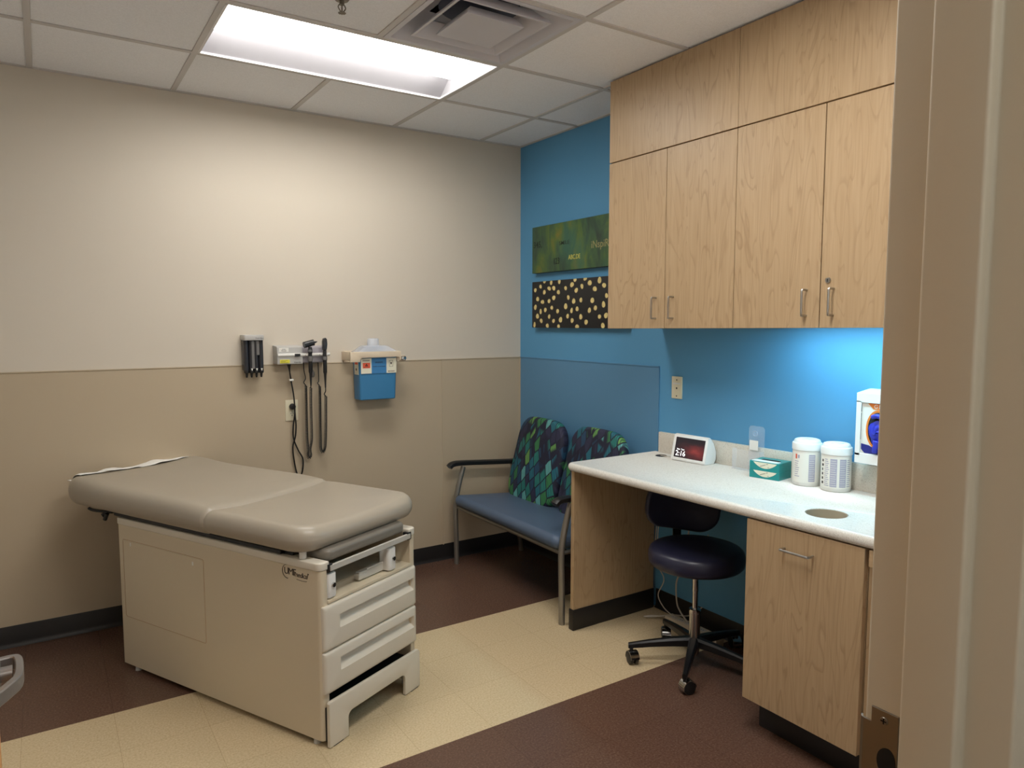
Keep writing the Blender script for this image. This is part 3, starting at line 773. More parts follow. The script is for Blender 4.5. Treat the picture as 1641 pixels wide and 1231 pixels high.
# access panel and maker's logo on the left side
bm = new(); prism(bm, rrect(.655, 1.205, .25, .598, [.008, .008, .008, .008], 4), 'x', -.0016, .002, .0008, 1)
ap = E_('access_panel', bm, 'table_paint')
bm = new(); pr_ = rrect(.652, 1.208, .247, .601, .010, 4); tube(bm, [(-.0002, q[0], q[1]) for q in pr_+pr_[:1]], .0008, 5); E_('panel_gap', bm, 'wood_edge', ap)
for yy, zz in ((.72, .573), (1.15, .585)):
    bm = new(); box(bm, -.0026, -.001, yy-.004, yy+.004, zz-.008, zz+.008, .0005, 1); E_('panel_catch', bm, 'white2', ap)
bm = new()
LB = lambda y, z: basis((-.0004, y, z), (0, -1, 0), (0, 0, 1))
text_bm(bm, 'UMF', .036, LB(.184, .630), 0, .0006, space=.82)
text_bm(bm, 'medical', .027, LB(.133, .628), 0, .0006, shear=.25, space=.86)
text_bm(bm, 'TM', .006, LB(.063, .645), 0, .0006)
arc = [(-.0008, .172-.026*math.cos(a)*1.0+0, .640+.026*math.sin(a)) for a in [math.radians(q) for q in range(-75, 256, 8)]]
arc = [(-.0008, .166+.026*math.cos(math.radians(q)), .640+.026*math.sin(math.radians(q))) for q in range(-95, 96, 6)]
arc = [(-.0008, p[1], p[2]) for p in arc]
tube(bm, arc, .0011, 6)
tube(bm, [(-.0008, .118, .618), (-.0008, .09, .6165), (-.0008, .066, .6185)], .0007, 6, smooth=4)
E_('logo', bm, 'ink')
# two drawers with recessed pulls
def drawer(z0, z1):
    t = bmesh.new()
    x0, x1, yb, yf = .006, W_-.010, .012, -.012
    zc = (z0+z1)/2
    xs = [x0, x0+.012, x0+.075, W_-.036, W_-.022, x1-.004, x1]
    rec = (.082, W_-.030, z0+.070, z0+.122)
    # outer plate by rings: rim, bulged face, recess mouth, recess floor
    def R(a, b, c, d, y, r): return [t.verts.new((p[0], y, p[1])) for p in rrect(a, b, c, d, r, 5, 6)]
    seq = [R(x0, x1, z0, z1, yb, .006), R(x0, x1, z0, z1, -.002, .006), R(x0+.003, x1-.003, z0+.003, z1-.003, -.009, .008), R(x0+.012, x1-.012, z0+.012, z1-.012, yf, .010),
           R(rec[0], rec[1], rec[2], rec[3], yf-.002, .004), R(rec[0]+.002, rec[1]-.002, rec[2]+.004, rec[3]-.002, yf+.004, .004), R(rec[0]+.004, rec[1]-.004, rec[2]+.022, rec[3]-.004, yf+.022, .004)]
    n = len(seq[0])
    for a, b in zip(seq, seq[1:]):
        for k in range(n): t.faces.new((a[k], a[(k+1) % n], b[(k+1) % n], b[k]))
    t.faces.new(seq[0][::-1]); t.faces.new(seq[-1])
    bmesh.ops.recalc_face_normals(t, faces=list(t.faces))
    bm = new(); merge(bm, t); return bm
E_('drawer', drawer(.362, .532), 'table_plastic', sharp=50); E_('drawer', drawer(.198, .358), 'table_plastic', sharp=50)
# pull-out step, arched
bm = new()
a0, a1 = .008, W_-.010
archp = [(a0, .004), (a0+.098, .004), (a0+.098, .075)] + [(a0+.098+.022*(1-math.cos(q)), .075+.022*math.sin(q)) for q in [PI/2*k/5 for k in range(1, 6)]] + [(a1-.120+.022*math.sin(q), .075+.022*math.cos(q)) for q in [PI/2*k/5 for k in range(0, 6)]] + [(a1-.098, .004), (a1, .004), (a1, .155), (a1-.010, .168), (a0+.006, .176), (a0, .170)]
prism(bm, archp, 'y', -.026, -.010, .003, 2)
stp = E_('step', bm, 'table_plastic')
bm = new(); box(bm, a0+.012, a1-.012, -.010, .30, .128, .134); box(bm, a0+.004, a0+.014, -.010, .30, .02, .150); box(bm, a1-.014, a1-.004, -.010, .30, .02, .150); E_('step_frame', bm, 'black', stp)
for xx in (a0+.02, a1-.06):
    bm = new(); box(bm, xx, xx+.05, -.024, -.006, 0, .006, .001, 1); E_('rubber_foot', bm, 'black', stp)
for xx, yy in ((.018, .05), (W_-.018, .05), (.018, L_-.08), (W_-.018, L_-.08)):
    bm = new(); cyl(bm, (xx, yy, 0), (xx, yy, .024), .014, .012, 16); E_('levelling_foot', bm, 'grey_plastic')
# stirrup bay: sill, stirrup blocks, rail, leg-rest pad
bm = new(); box(bm, .036, W_-.036, -.004, .10, .535, .548, .002, 2); E_('bay_sill', bm, 'table_paint')
bm = new(); tube(bm, [(.044, -.004, .668), (W_-.044, -.004, .668)], 0, prof=[(-.010, -.006), (.010, -.006), (.010, .006), (-.010, .006)], up=(0, 0, 1))
for xx in (.045,): pass
rl = E_('front_rail', bm, 'alu')
for xx in (.034, W_-.058):
    bm = new(); box(bm, xx, xx+.024, -.007, .02, .652, .684, .002, 2); E_('rail_end', bm, 'black', rl)
bm = new(); cushion(bm, .050, W_-.045, .012, .42, .683, .728, .03, .016, .002); E_('leg_rest_pad', bm, 'vinyl_grey')
def stirrup(x, arm):
    bm = new()
    prism(bm, rrect(x, x+.050, -.002, .052, [.016, .016, .006, .006], 6), 'z', .553, .645, .004, 2)
    s = E_('stirrup', bm, 'white2')
    bm = new(); cyl(bm, (x+.028, .0, .600), (x+.028, -.008, .600), .010, .0085, 18); box(bm, x+.026, x+.030, -.0095, -.007, .594, .606, mi=1); E_('knob', bm, ['chrome', 'dark'], s)
    if arm:
        bm = new(); box(bm, x-.14, x+.004, .03, .052, .553, .585, .002, 1, mtx=None); box(bm, x-.10, x-.005, .026, .030, .586, .592); box(bm, x-.145, x-.10, .028, .055, .556, .578, .003, 2); E_('folding_arm', bm, 'alu', s)
stirrup(.036, False); stirrup(.378, True)
for xx in (.020, W_-.020):
    bm = new(); cyl(bm, (xx, .105, ZT-.004), (xx, .105, ZT+.040), .0135, .0135, 20); E_('support_post', bm, 'white2')
bm = new(); box(bm, .02, W_-.02, .16, L_-.02, ZT-.02, ZT+.026, .004, 1); box(bm, .0, .045, .20, L_+.03, ZT+.004, ZT+.020, .002, 1); E_('under_frame', bm, 'black')
bm = new()
tube(bm, [(.03, L_+.02, ZT+.016), (.012, L_+.08, ZT+.012), (-.012, L_+.10, ZT-.004)], .009, 10, smooth=5)
tube(bm, [(.012, L_+.06, ZT+.012), (-.008, L_+.17, ZT+.010), (-.015, L_+.20, ZT+.018)], .0065, 10, smooth=5)
tube(bm, [(-.004, L_+.075, ZT+.006), (-.010, L_+.085, ZT-.022)], .009, 10)
E_('release_lever', bm, 'black')
# padded top: seat section and head section
CXa, CXb = -.048, .645
def warp_seat(x, y, z):
    u = (x-CXa)/(CXb-CXa); f = max(0, min(1, (z-.73)/.08))
    b = math.exp(-((u-.0)/.16)**2)+math.exp(-((u-1)/.16)**2)          # side bolsters
    z += f*(.010*b-.006*math.sin(PI*u)) 
    if y > .48: z -= .004*((y-.48)/.1)**2*f
    zb = 1-f
    return (x, y, z)
def warp_head(x, y, z):
    u = (x-CXa)/(CXb-CXa); f = max(0, min(1, (z-.73)/.08))
    b = math.exp(-((u-.0)/.20)**2)+math.exp(-((u-1)/.20)**2)
    z += f*(.012*b-.010*math.sin(PI*u)*math.exp(-((y-1.05)/.35)**2))
    z += f*.012*math.exp(-((y-1.50)/.14)**2)
    if y < .78: z -= .010*((.78-y)/.2)**2*f
    return (x, y, z)
bm = new(); cushion(bm, CXa+.002, CXb-.002, .032, .612, .722, .814, [.105, .105, .045, .045], .045, .008, ns=22, warp=warp_seat, domeb=.0); E_('seat_cushion', bm, 'vinyl', sharp=180)
bm = new(); cushion(bm, CXa, CXb, .560, 1.640, .716, .826, [.045, .045, .13, .13], .054, .006, ns=30, warp=warp_head); E_('head_cushion', bm, 'vinyl', sharp=180)
WE = WM['exam_table']
# strip of exam paper lying over the head end, following the padding
hc_ = bpy.data.objects['head_cushion'].data
bvh = BVHTree.FromPolygons([v.co.copy() for v in hc_.vertices], [tuple(p.vertices) for p in hc_.polygons])
bm = new()
def paper_pt(u, v):
    x = CXa+.055+u*(CXb-CXa-.10); y = 1.535+v*.118+.012*math.sin(u*7)*(1-v)
    hit = bvh.ray_cast(Vector((x, min(y, 1.632), 1.2)), Vector((0, 0, -1)))[0]
    z = hit.z if hit else .80
    lift = .003+.008*max(0, math.sin(u*11+v*2))*(.3+v)+.003*max(0, math.sin(u*29+1))+.020*math.exp(-((u-.30)/.09)**2)*(.2+v)+.014*math.exp(-((u-.72)/.10)**2)*(.2+v)
    return WE @ Vector((x, y, z+lift))
gr = [[bm.verts.new(paper_pt(i/60, j/12)) for i in range(61)] for j in range(13)]
for j in range(12):
    for i in range(60):
        f = bm.faces.new((gr[j][i], gr[j][i+1], gr[j+1][i+1], gr[j+1][i])); f.smooth = True
pp = obj('exam_paper', bm, 'paper')
tag(pp, 'crinkled edge of white paper lying over the head end of the exam table', 'paper')
sm = pp.modifiers.new('thick', 'SOLIDIFY'); sm.thickness = .001

# ------------------------------------------------------------------ loveseat
lv = thing('loveseat', 'slate blue two-seat waiting chair with leaf print backs in the corner', 'chair', (-.35, -.68, 0))
YA, YB = -.125, -1.252     # outer side frames
for y in (YA, YB):
    bm = new()
    tube(bm, [(-.582, y, 0), (-.584, y, .18), (-.588, y, .34), (-.582, y, .43), (-.560, y, .53), (-.528, y, .634)], .0165, 14, smooth=6); obj('front_leg', bm, 'chair_metal', lv)
    bm = new()
    tube(bm, [(-.075, y, 0), (-.105, y, .18), (-.150, y, .36), (-.165, y, .45), (-.150, y, .56), (-.145, y, .632)], .0155, 14, smooth=6); obj('rear_leg', bm, 'chair_metal', lv)
    bm = new()
    tube(bm, [(-.632, y, .640), (-.608, y, .656), (-.55, y, .659), (-.40, y, .648), (-.22, y, .634), (-.12, y, .628)], 0, smooth=8, prof=[(.010, -.026), (.015, -.018), (.016, 0), (.015, .018), (.010, .026), (-.008, .026), (-.014, .018), (-.014, -.018), (-.008, -.026)], up=(0, 0, 1)); obj('arm_pad', bm, 'black', lv)
    
bm = new()
tube(bm, [(-.575, YA-.01, .375), (-.575, YB+.01, .375)], .013, 12); tube(bm, [(-.17, YA-.01, .375), (-.17, YB+.01, .375)], .013, 12)
for y in (YA-.008, YB+.008, -.685): tube(bm, [(-.585, y, .375), (-.16, y, .375)], .011, 12)
obj('seat_rail', bm, 'chair_metal', lv)
bm = new()
def wseat(x, y, z):
    return (x, y, z-.085*(x+.62)+.014)
cushion(bm, -.616, -.135, YB+.012, YA-.016, .378, .452, .045, .036, .012, ns=20, warp=wseat); obj('seat', bm, 'seat_blue', lv, sharp=180)
def back(y0, y1):
    bm = new(); w = y1-y0; hgt = .545
    def wp(x, y, z):      # built lying: x across, y up, z thickness
        k = y/hgt
        xc = x-w/2
        xc *= 1-.16*max(0, k-.35)**1.5
        z2 = z-.05*k*k*0+.018*math.cos(PI*xc/w)-.02
        return (xc+w/2, y+.012*math.cos(PI*xc/w)*k, z2)
    # x -> world -y , y -> up leaning back, z -> towards the room (-x)
    lean = math.radians(14)
    ex = Vector((0, -1, 0)); ey = Vector((math.sin(lean), 0, math.cos(lean)))
    mtx = basis((-.205, y1, .405), ex, ey)
    cushion(bm, 0, w, 0, hgt, 0, .062, .12, .026, .012, ns=16, warp=wp, mtx=mtx)
    return bm
for y0, y1 in ((-.684, -.172), (-1.228, -.718)):
    bb = back(y0, y1)
    obj('backrest', bb, 'leaf', lv, sharp=180)
    ym = (y0+y1)/2
    for dy in (-.12, .12):
        bm = new(); tube(bm, [(-.17, ym+dy, .375), (-.150, ym+dy, .42), (-.085, ym+dy, .72)], .010, 10, smooth=4); obj('back_support', bm, 'chair_metal', lv)

# ------------------------------------------------------------------ stool
scx, scy = -.338, -1.930
so = thing('rolling_stool', 'navy rolling stool with small backrest pushed under the counter', 'stool', (scx, scy, 0))
bm = new(); lathe(bm, [(.002, .466), (.18, .466), (.200, .470), (.211, .482), (.214, .500), (.2135, .522), (.208, .538), (.198, .548), (.18, .554), (.10, .558), (.002, .559)], (scx, scy, 0), 56); obj('seat', bm, 'navy', so, sharp=60)
bm = new(); lathe(bm, [(.03, .466), (.13, .465), (.13, .452), (.03, .448)], (scx, scy, 0), 32); obj('seat_plate', bm, 'black_metal', so)
bm = new(); lathe(bm, [(.013, .258), (.013, .345), (.0145, .348), (.0145, .44)], (scx, scy, 0), 24); obj('gas_lift', bm, 'chrome', so)
bm = new(); lathe(bm, [(.018, .045), (.022, .06), (.025, .085), (.025, .235), (.0265, .238), (.0265, .262), (.015, .266)], (scx, scy, 0), 28); obj('column', bm, 'chrome', so)
for k in range(5):
    a = math.radians(143+72*k); c, s = math.cos(a), math.sin(a); r = .285
    if k == 3: pass
    bm = new()
    P = lambda rr, z: (scx+c*rr, scy+s*rr, z)
    t_ = [(P(.018, .118), .030, .022), (P(.10, .112), .026, .018), (P(.20, .100), .021, .014), (P(r-.01, .088), .018, .011), (P(r+.014, .084), .016, .010)]
    rings = []
    for p, h, wd in t_:
        side_ = Vector((-s, c, 0)); p = Vector(p)
        rings.append([bm.verts.new(p+side_*q*wd+Vector((0, 0, zz*h))) for q, zz in ((-1, -.9), (1, -.9), (1, 0.1), (.6, .45), (-.6, .45), (-1, 0.1))])
    for A, B2 in zip(rings, rings[1:]):
        for q in range(6): bm.faces.new((A[q], A[(q+1) % 6], B2[(q+1) % 6], B2[q]))
    bm.faces.new(rings[0][::-1]); bm.faces.new(rings[-1])
    bmesh.ops.recalc_face_normals(bm, faces=list(bm.faces))
    lg = obj('leg', bm, 'black_metal', so)
    bm = new(); b = a+[1.9, 2.3, .6, 1.2, 2.8][k]; hub = Vector(P(r, 0)); off = Vector((math.cos(b), math.sin(b), 0))*.014; ax = Vector((-math.sin(b), math.cos(b), 0))
    cyl(bm, P(r, .050), P(r, .084), .0085)
    wc = hub+off+Vector((0, 0, .0292))
    for sgn in (-1, 1): cyl(bm, wc+ax*(sgn*.004), wc+ax*(sgn*.021), .029, .028, 28, bev=.003)
    cyl(bm, wc-ax*.006, wc+ax*.006, .017)
    # chromed hood over the twin wheels
    hood = []
    for q in range(13):
        an = math.radians(-15+q*16)
        hood.append(wc+Vector((off.x, off.y, 0)).normalized()*(-.032*math.cos(an))+Vector((0, 0, .032*math.sin(an))))
    tube(bm, hood, 0, prof=[(-.0012, -.021), (.0012, -.021), (.0012, .021), (-.0012, .021)], up=(0, 0, 1), mi=1)
    obj('caster', bm, ['black', 'chrome'], lg)
# backrest: curved pad on a flat upright
ba = math.radians(62); bc_, bs_ = math.cos(ba), math.sin(ba)
bm = new()
def wb(x, y, z):
    return (x, y, z+.9*x*x)
ex = Vector((bs_, -bc_, -.17)).normalized(); ey = Vector((.10*bc_, .10*bs_, 1)); ey = (ey-ex*ey.dot(ex)).normalized()
mtx = basis((scx+bc_*.235, scy+bs_*.235, .672), ex, ey)
cushion(bm, -.185, .185, -.105, .115, -.022, .022, .095, .018, .008, ns=14, warp=lambda x, y, z: (x, y, z-1.2*x*x*-1), mtx=mtx); obj('backrest', bm, 'navy', so, sharp=180)
bm = new()
tube(bm, [(scx+bc_*.05, scy+bs_*.05, .443), (scx+bc_*.20, scy+bs_*.20, .446), (scx+bc_*.262, scy+bs_*.262, .466), (scx+bc_*.275, scy+bs_*.275, .53), (scx+bc_*.272, scy+bs_*.272, .64)], 0, smooth=6, prof=[(-.005, -.02), (.005, -.02), (.005, .02), (-.005, .02)], up=(0, 0, 1)); obj('back_upright', bm, 'black_metal', so)

# ------------------------------------------------------------------ things under the desk
ps = thing('power_strip', 'ivory power strip lying on the floor behind the stool', 'power strip', (-.105, -1.71, 0), math.radians(0))
bm = new(); box(bm, -.135, -.080, -1.885, -1.545, 0, .048, .004, 2); obj('housing', bm, 'strip', ps)
bm = new()
for k in range(6):
    y = -1.59-k*.046
    box(bm, -.121, -.096, y-.017, y+.017, .0478, .0488, mi=0)
    for dy in (-.006, .006): box(bm, -.112, -.104, y+dy-.001, y+dy+.001, .0485, .0494, mi=1)
obj('outlets', bm, ['grey_plastic', 'dark'], ps)
bm = new(); tube(bm, [(-.10, -1.545, .02), (-.09, -1.50, .012), (-.12, -1.45, .010), (-.17, -1.43, .010), (-.13, -1.47, .014), (-.07, -1.53, .03), (-.035, -1.62, .05), (-.03, -1.70, .12)], .0035, 8, smooth=8); obj('cord', bm, 'cord', ps)
bm = new(); tube(bm, [(-.088, -1.452, CB-.002), (-.09, -1.46, .70), (-.10, -1.45, .45), (-.11, -1.46, .30), (-.10, -1.50, .22), (-.11, -1.47, .13), (-.10, -1.50, .07), (-.105, -1.56, .052), (-.108, -1.60, .05)], .0028, 8, smooth=8); 
c1 = tag(obj('charging_cable', bm, 'cord'), 'thin white cable dropping from the desk grommet to the power strip', 'cable')
bm = new(); tube(bm, [(-.030, -1.60, .60), (-.035, -1.60, .40), (-.06, -1.59, .30), (-.08, -1.57, .22), (-.085, -1.58, .12), (-.08, -1.60, .075), (-.095, -1.65, .056), (-.108, -1.68, .05)], .0042, 8, smooth=8)
tag(obj('power_cable', bm, 'cord'), 'thicker white cable hanging against the blue wall behind the stool', 'cable')
bm = new(); tube(bm, [(-.088, -1.458, CB-.002), (-.092, -1.44, .60), (-.098, -1.43, .33), (-.10, -1.47, .285), (-.105, -1.56, .275), (-.085, -1.585, .30), (-.03, -1.65, .32), (-.022, -1.70, .36), (-.02, -1.72, .50)], .0024, 8, smooth=8)
tag(obj('data_cable', bm, 'cord'), 'thinnest white cable looping sideways above the power strip', 'cable')

# ------------------------------------------------------------------ things on the counter
sd = thing('smart_display', 'small white smart display showing 2:16 on a dark red screen', 'display', (-.078, -1.664, ctz(-1.664)), math.radians(5))
bm = new()
# wedge: side profile (x depth, z), extruded in y; front leans back
prof = [(-.045, .004), (-.040, 0), (.030, 0), (.045, .02), (.046, .06), (.025, .105), (-.002, .132), (-.010, .134), (-.016, .130)]
prism(bm, prof, 'y', -.103, .103, .006, 3); obj('body', bm, 'white', sd, local=True)
lean = math.atan2(.126, .029)
ey = Vector((.029, 0, .126)).normalized(); n_ = Vector((-ey.z, 0, ey.x))
fm = basis(Vector((-.045, 0, .004))+n_*.0005, (0, -1, 0), ey)
bm = new(); box(bm, -.103, .103, .001, .131, -.003, .003, .006, 3, 0, fm); obj('front_bezel', bm, 'white', sd, local=True)
bm = new(); box(bm, -.088, .088, .0155, .1165, .0025, .0034, 0, 1, 0, fm); scn = obj('screen', bm, 'screen', sd, local=True)
bm = new(); f2 = fm @ Matrix.Translation((0, 0, .0038))
text_bm(bm, '2:16', .036, f2 @ Matrix.Translation((-.080, .024, 0)), 0, .0002)
text_bm(bm, 'Mon  Tues', .0105, f2 @ Matrix.Translation((-.074, .053, 0)), 0, .0002)
obj('clock_text', bm, 'screen_text', scn, local=True)
bm = new(); tube(bm, [(.03, .06, .012), (.03, .11, .004), (.0, .16, .003), (-.005, .205, .003)], .002, 8, smooth=6); obj('cord', bm, 'cord', sd, local=True)

def tissue(name, z, label, slot):
    t = thing(name, label, 'tissue box', (-.086, -2.121, ctz(-2.121)+z), math.radians(9), 'teal tissue boxes')
    w, d, h = .0695, .056, .0375
    bm = new(); box(bm, -d, d, -w, w, 0, h, .001, 1); obj('carton', bm, 'teal', t, local=True)
    bm = new()
    def swoosh(bm, x, mi):
        up = [(-w+.010+2*(w-.014)*k/16, h-.003) for k in range(17)]
        lo = [(p[0], h-.003-.026*math.sin(PI*k/16)**.8) for k, p in enumerate(up)]
        pl = up+lo[::-1][1:-1]
        prism(bm, pl, 'x', x-.0004, x, 0, 1, mi)
    swoosh(bm, -d, 0)
    for q in range(9):
        yy = -.02+.04*((q*37) % 10)/10; zz = .010+.016*((q*53) % 10)/10+.004
        box(bm, -d-.0008, -d-.0003, yy-.003, yy+.003, zz, zz+.003, mi=1)
    obj('print', bm, ['label_cream', 'liner'], t, local=True)
    if slot:
        bm = new(); prism(bm, rrect(-d+.004, -.012, -w+.012, w-.004, .01), 'z', h, h+.0004, 0, 1, 0); prism(bm, rrect(-.012, .012, -w+.024, w-.030, .006, 6), 'z', h+.0003, h+.0009, 0, 1, 1); obj('opening', bm, ['label_white', 'dark'], t, local=True)
tissue('tissue_box', 0, 'teal tissue box at the bottom of the stack of two on the counter', False)
tissue('tissue_box', .0378, 'teal tissue box with a dark opening, on top of the stack', True)

bh = thing('brochure_holder', 'clear plastic holder with a white sticker leaning on the back edge', 'holder', (-.045, -1.965, ctz(-1.965)))
CT = ctz(-1.965)
bm = new()
box(bm, -.060, -.057, -2.042, -1.888, CT+.002, CT+.098, .0008, 1); box(bm, -.060, -.030, -1.890, -1.887, CT+.002, CT+.098, .0008, 1); box(bm, -.060, -.030, -2.043, -2.040, CT+.002, CT+.098, .0008, 1); box(bm, -.062, -.028, -2.043, -1.887, CT, CT+.003, .0008, 1)
obj('pocket', bm, 'acrylic', bh)
bm = new(); prism(bm, rrect(-2.043, -1.956, CT, CT+.212, [.002, .002, .016, .016], 6), 'x', -.0295, -.0265, .0006, 1); bp_ = obj('back_plate', bm, 'acrylic', bh)
bm = new()
tube(bm, [(-.0298, -1.992+.012*math.cos(q), CT+.176+.012*math.sin(q)) for q in [2*PI*k/24 for k in range(25)]], .0011, 6); cyl(bm, (-.0296, -1.992, CT+.176), (-.0302, -1.992, CT+.176), .003, .003, 12); obj('moulded_ring', bm, 'clear', bp_)
bm = new(); box(bm, -.0302, -.0296, -2.010, -1.962, CT+.098, CT+.144, .0002, 1); obj('sticker', bm, 'paper', bp_)

CT = .866
def canister(x, y, label, rot, dense):
    t = thing('wipes_canister', label, 'canister', (x, y, ctz(y)), rot, 'white wipes canisters')
    R = .0575
    bm = new(); lathe(bm, [(.002, .0005), (R-.005, 0), (R-.001, .003), (R, .008), (R, .148), (R-.001, .152), (R-.003, .154)], (0, 0, 0), 44); b = obj('tub', bm, 'white2', t, local=True)
    bm = new(); lathe(bm, [(R+.001, .150), (R+.0025, .152), (R+.0025, .175), (R+.001, .180), (R-.004, .182), (R-.005, .188), (R-.008, .193), (R-.014, .195), (R-.018, .192), (.02, .192), (.002, .193)], (0, 0, 0), 44)
    prism(bm, rrect(-.02, .03, -.018, .018, .012, 6), 'z', .1915, .1955, .0015, 2); obj('lid', bm, 'white', t, local=True)
    bm = new()
    def patch(a0, a1, z0, z1, mi, rr=R+.0004):
        n = max(2, int(abs(a1-a0)/6))
        A = [bm.verts.new((rr*math.cos(math.radians(a0+(a1-a0)*k/n)), rr*math.sin(math.radians(a0+(a1-a0)*k/n)), z0)) for k in range(n+1)]
        B2 = [bm.verts.new((v.co.x, v.co.y, z1)) for v in A]
        for k in range(n):
            f = bm.faces.new((A[k], A[k+1], B2[k+1], B2[k])); f.material_index = mi; f.smooth = True
    patch(0, 358, .016, .142, 0, R+.0002)
    for a0, mi, sp_ in dense:
        if mi == 1:
            patch(a0, a0+26, .022, .136, 1)
            for q in range(12): patch(a0+2, a0+24-((q*7) % 5), .028+q*.009, .0295+q*.009, 0, R+.0007)
        elif mi == 2:
            for q in range(14): patch(a0, a0+20-((q*11) % 8), .024+q*.0082, .027+q*.0082, 1, R+.0006)
        elif mi == 3:
            for q in range(6): patch(a0, a0+10-((q*5) % 4), .03+q*.018, .040+q*.018, 2, R+.0006)
        else:
            patch(a0, a0+8, .115, .135, 3, R+.0006); patch(a0+12, a0+20, .118, .132, 1, R+.0006)
            for q in range(8): patch(a0-4, a0+20-((q*7) % 9), .04+q*.009, .043+q*.009, 1, R+.0006)
    obj('printed_label', bm, ['label_white', 'label_grey', 'ink', 'label_red'], t, local=True)
canister(-.082, -2.298, 'white wipes canister beside the teal tissue boxes', 0, [(165, 4, 0), (222, 1, 0)])
canister(-.082, -2.432, 'white wipes canister with dense grey label columns, nearer the glove box', 0, [(150, 3, 0), (166, 2, 0), (190, 1, 0), (226, 1, 0), (256, 2, 0)])

gb = thing('glove_dispenser', 'white wall holder with a box of blue gloves showing', 'glove dispenser', (-.05, -2.65, 1.012))
GY0, GY1, GZ0, GZ1, GX0 = -2.782, -2.522, 1.012, 1.288, -.102
bm = new()
box(bm, -.006, -.001, GY0, GY1, GZ0, GZ1); box(bm, GX0, -.001, GY1-.004, GY1, GZ0, GZ1, .001, 1); box(bm, GX0, -.001, GY0, GY0+.004, GZ0, GZ1, .001, 1); box(bm, GX0, -.001, GY0, GY1, GZ0, GZ0+.004, .001, 1)
# front frame with a large window
for a, b, c, d in ((GY0, GY1, GZ0, GZ0+.040), (GY0, GY1, GZ1-.036, GZ1), (GY1-.020, GY1, GZ0+.03, GZ1-.03), (GY0, GY0+.020, GZ0+.03, GZ1-.03)): box(bm, GX0-.003, GX0, a, b, c, d, .001, 1)
prism(bm, [(GX0-.003, GZ1), (-.02, GZ1+.012), (-.001, GZ1+.012), (-.001, GZ1)], 'y', GY0, GY1)
obj('holder', bm, 'white', gb)
gx = thing('glove_box', 'box of blue gloves with orange oval opening, inside the white wall holder', 'glove box', (-.05, -2.65, 1.02))
bm = new(); box(bm, GX0+.004, -.012, GY0+.008, GY1-.008, GZ0+.006, GZ1-.008, .001, 1); obj('carton', bm, 'label_white', gx)
xf = GX0+.0038
bm = new()
ycg, zcg = -2.608, 1.150
def oval(a, b, n=36, cz=0): return [(ycg+a*math.cos(2*PI*k/n), zcg+cz+b*math.sin(2*PI*k/n)) for k in range(n)]
prism(bm, oval(.047, .076), 'x', xf-.0008, xf, 0, 1, 0)
prism(bm, [(GY1-.022, 1.090), (-2.575, 1.086), (-2.60, 1.075), (-2.64, 1.085), (-2.70, 1.06), (GY0+.02, 1.05), (GY0+.02, GZ0+.042), (GY1-.036, GZ0+.042), (GY1-.022, GZ0+.056)], 'x', xf-.0006, xf, 0, 1, 1)
prism(bm, [(-2.566, 1.250), (-2.640, 1.250), (-2.640, 1.226), (-2.588, 1.228)], 'x', xf-.0007, xf, 0, 1, 0)
prism(bm, [(-2.655, 1.248), (-2.70, 1.248), (-2.70, 1.228), (-2.655, 1.228)], 'x', xf-.0007, xf, 0, 1, 2)
text_bm(bm, 'G1', .022, basis((xf-.0010, -2.590, 1.232), (0, -1, 0), (0, 0, 1)), 3, .0003)
box(bm, xf-.0007, xf, -2.5415, -2.5385, 1.215, 1.245, mi=2); box(bm, xf-.0007, xf, -2.541, -2.5395, 1.105, 1.21, mi=2)
obj('print', bm, ['orange', 'navy_print', 'ink', 'label_white'], gx)
bm = new()
prism(bm, oval(.039, .067), 'x', xf-.0014, xf-.0009, 0, 1, 1)
# crumpled glove poking out: a lumpy sheet
rings = []
n = 28
for k in range(8):
    f = k/7
    ring = []
    for q in range(n):
        a = 2*PI*q/n; lump = 1+.10*math.sin(3*a+k)+.07*math.sin(5*a+2*k)
        ring.append(bm.verts.new((xf-.0015-.012*math.sin(f*PI/2)*(1+.35*math.sin(4*a+1.7*k)), ycg+.034*(1-f*.97)*lump*math.cos(a), zcg-.012+.050*(1-f*.97)*lump*math.sin(a))))
    rings.append(ring)
for A, B2 in zip(rings, rings[1:]):
    for q in range(n):
        f = bm.faces.new((A[q], B2[q], B2[(q+1) % n], A[(q+1) % n])); f.material_index = 0; f.smooth = True
bm.faces.new(rings[-1])
tube(bm, [(xf-.006, ycg-.004, zcg-.045), (xf-.013, ycg, zcg-.068), (xf-.010, ycg+.003, zcg-.086)], [.016, .015, .013, .010], 12, smooth=4)
tube(bm, [(xf-.003, ycg+.02, zcg+.048), (xf-.010, ycg, zcg+.054), (xf-.003, ycg-.022, zcg+.048)], .009, 10, smooth=5)
obj('glove', bm, ['glove', 'dark'], gx, sharp=180)

# ------------------------------------------------------------------ wall plates
def plate(bm, axis, c, z0, z1, w, mi=0):
    pass
op = thing('wall_outlet', 'ivory power outlet below the wall instruments', 'outlet', (-1.590, 0, 1.06))
ox, oz = -1.590, 1.060
bm = new(); prism(bm, rrect(ox-.036, ox+.036, oz-.060, oz+.060, .003), 'y', -.010, -.004, .002, 2); obj('cover_plate', bm, 'ivory', op)
bm = new()
prism(bm, rrect(ox-.017, ox+.017, oz-.034, oz+.034, .008), 'y', -.0115, -.009, .001, 1)
for zz in (-.02, .02):
    for dx in (-.0065, .0065): box(bm, ox+dx-.0012, ox+dx+.0012, -.0122, -.011, oz+zz-.002, oz+zz+.006, mi=1)
    cyl(bm, (ox, -.011, oz+zz-.009), (ox, -.0123, oz+zz-.009), .0026, .0026, 12, mi=1)
obj('receptacle', bm, ['ivory', 'dark'], op)
jp = thing('phone_jack_plate', 'ivory phone jack plate on the blue wall above the counter', 'wall plate', (0, -1.473, 1.225))
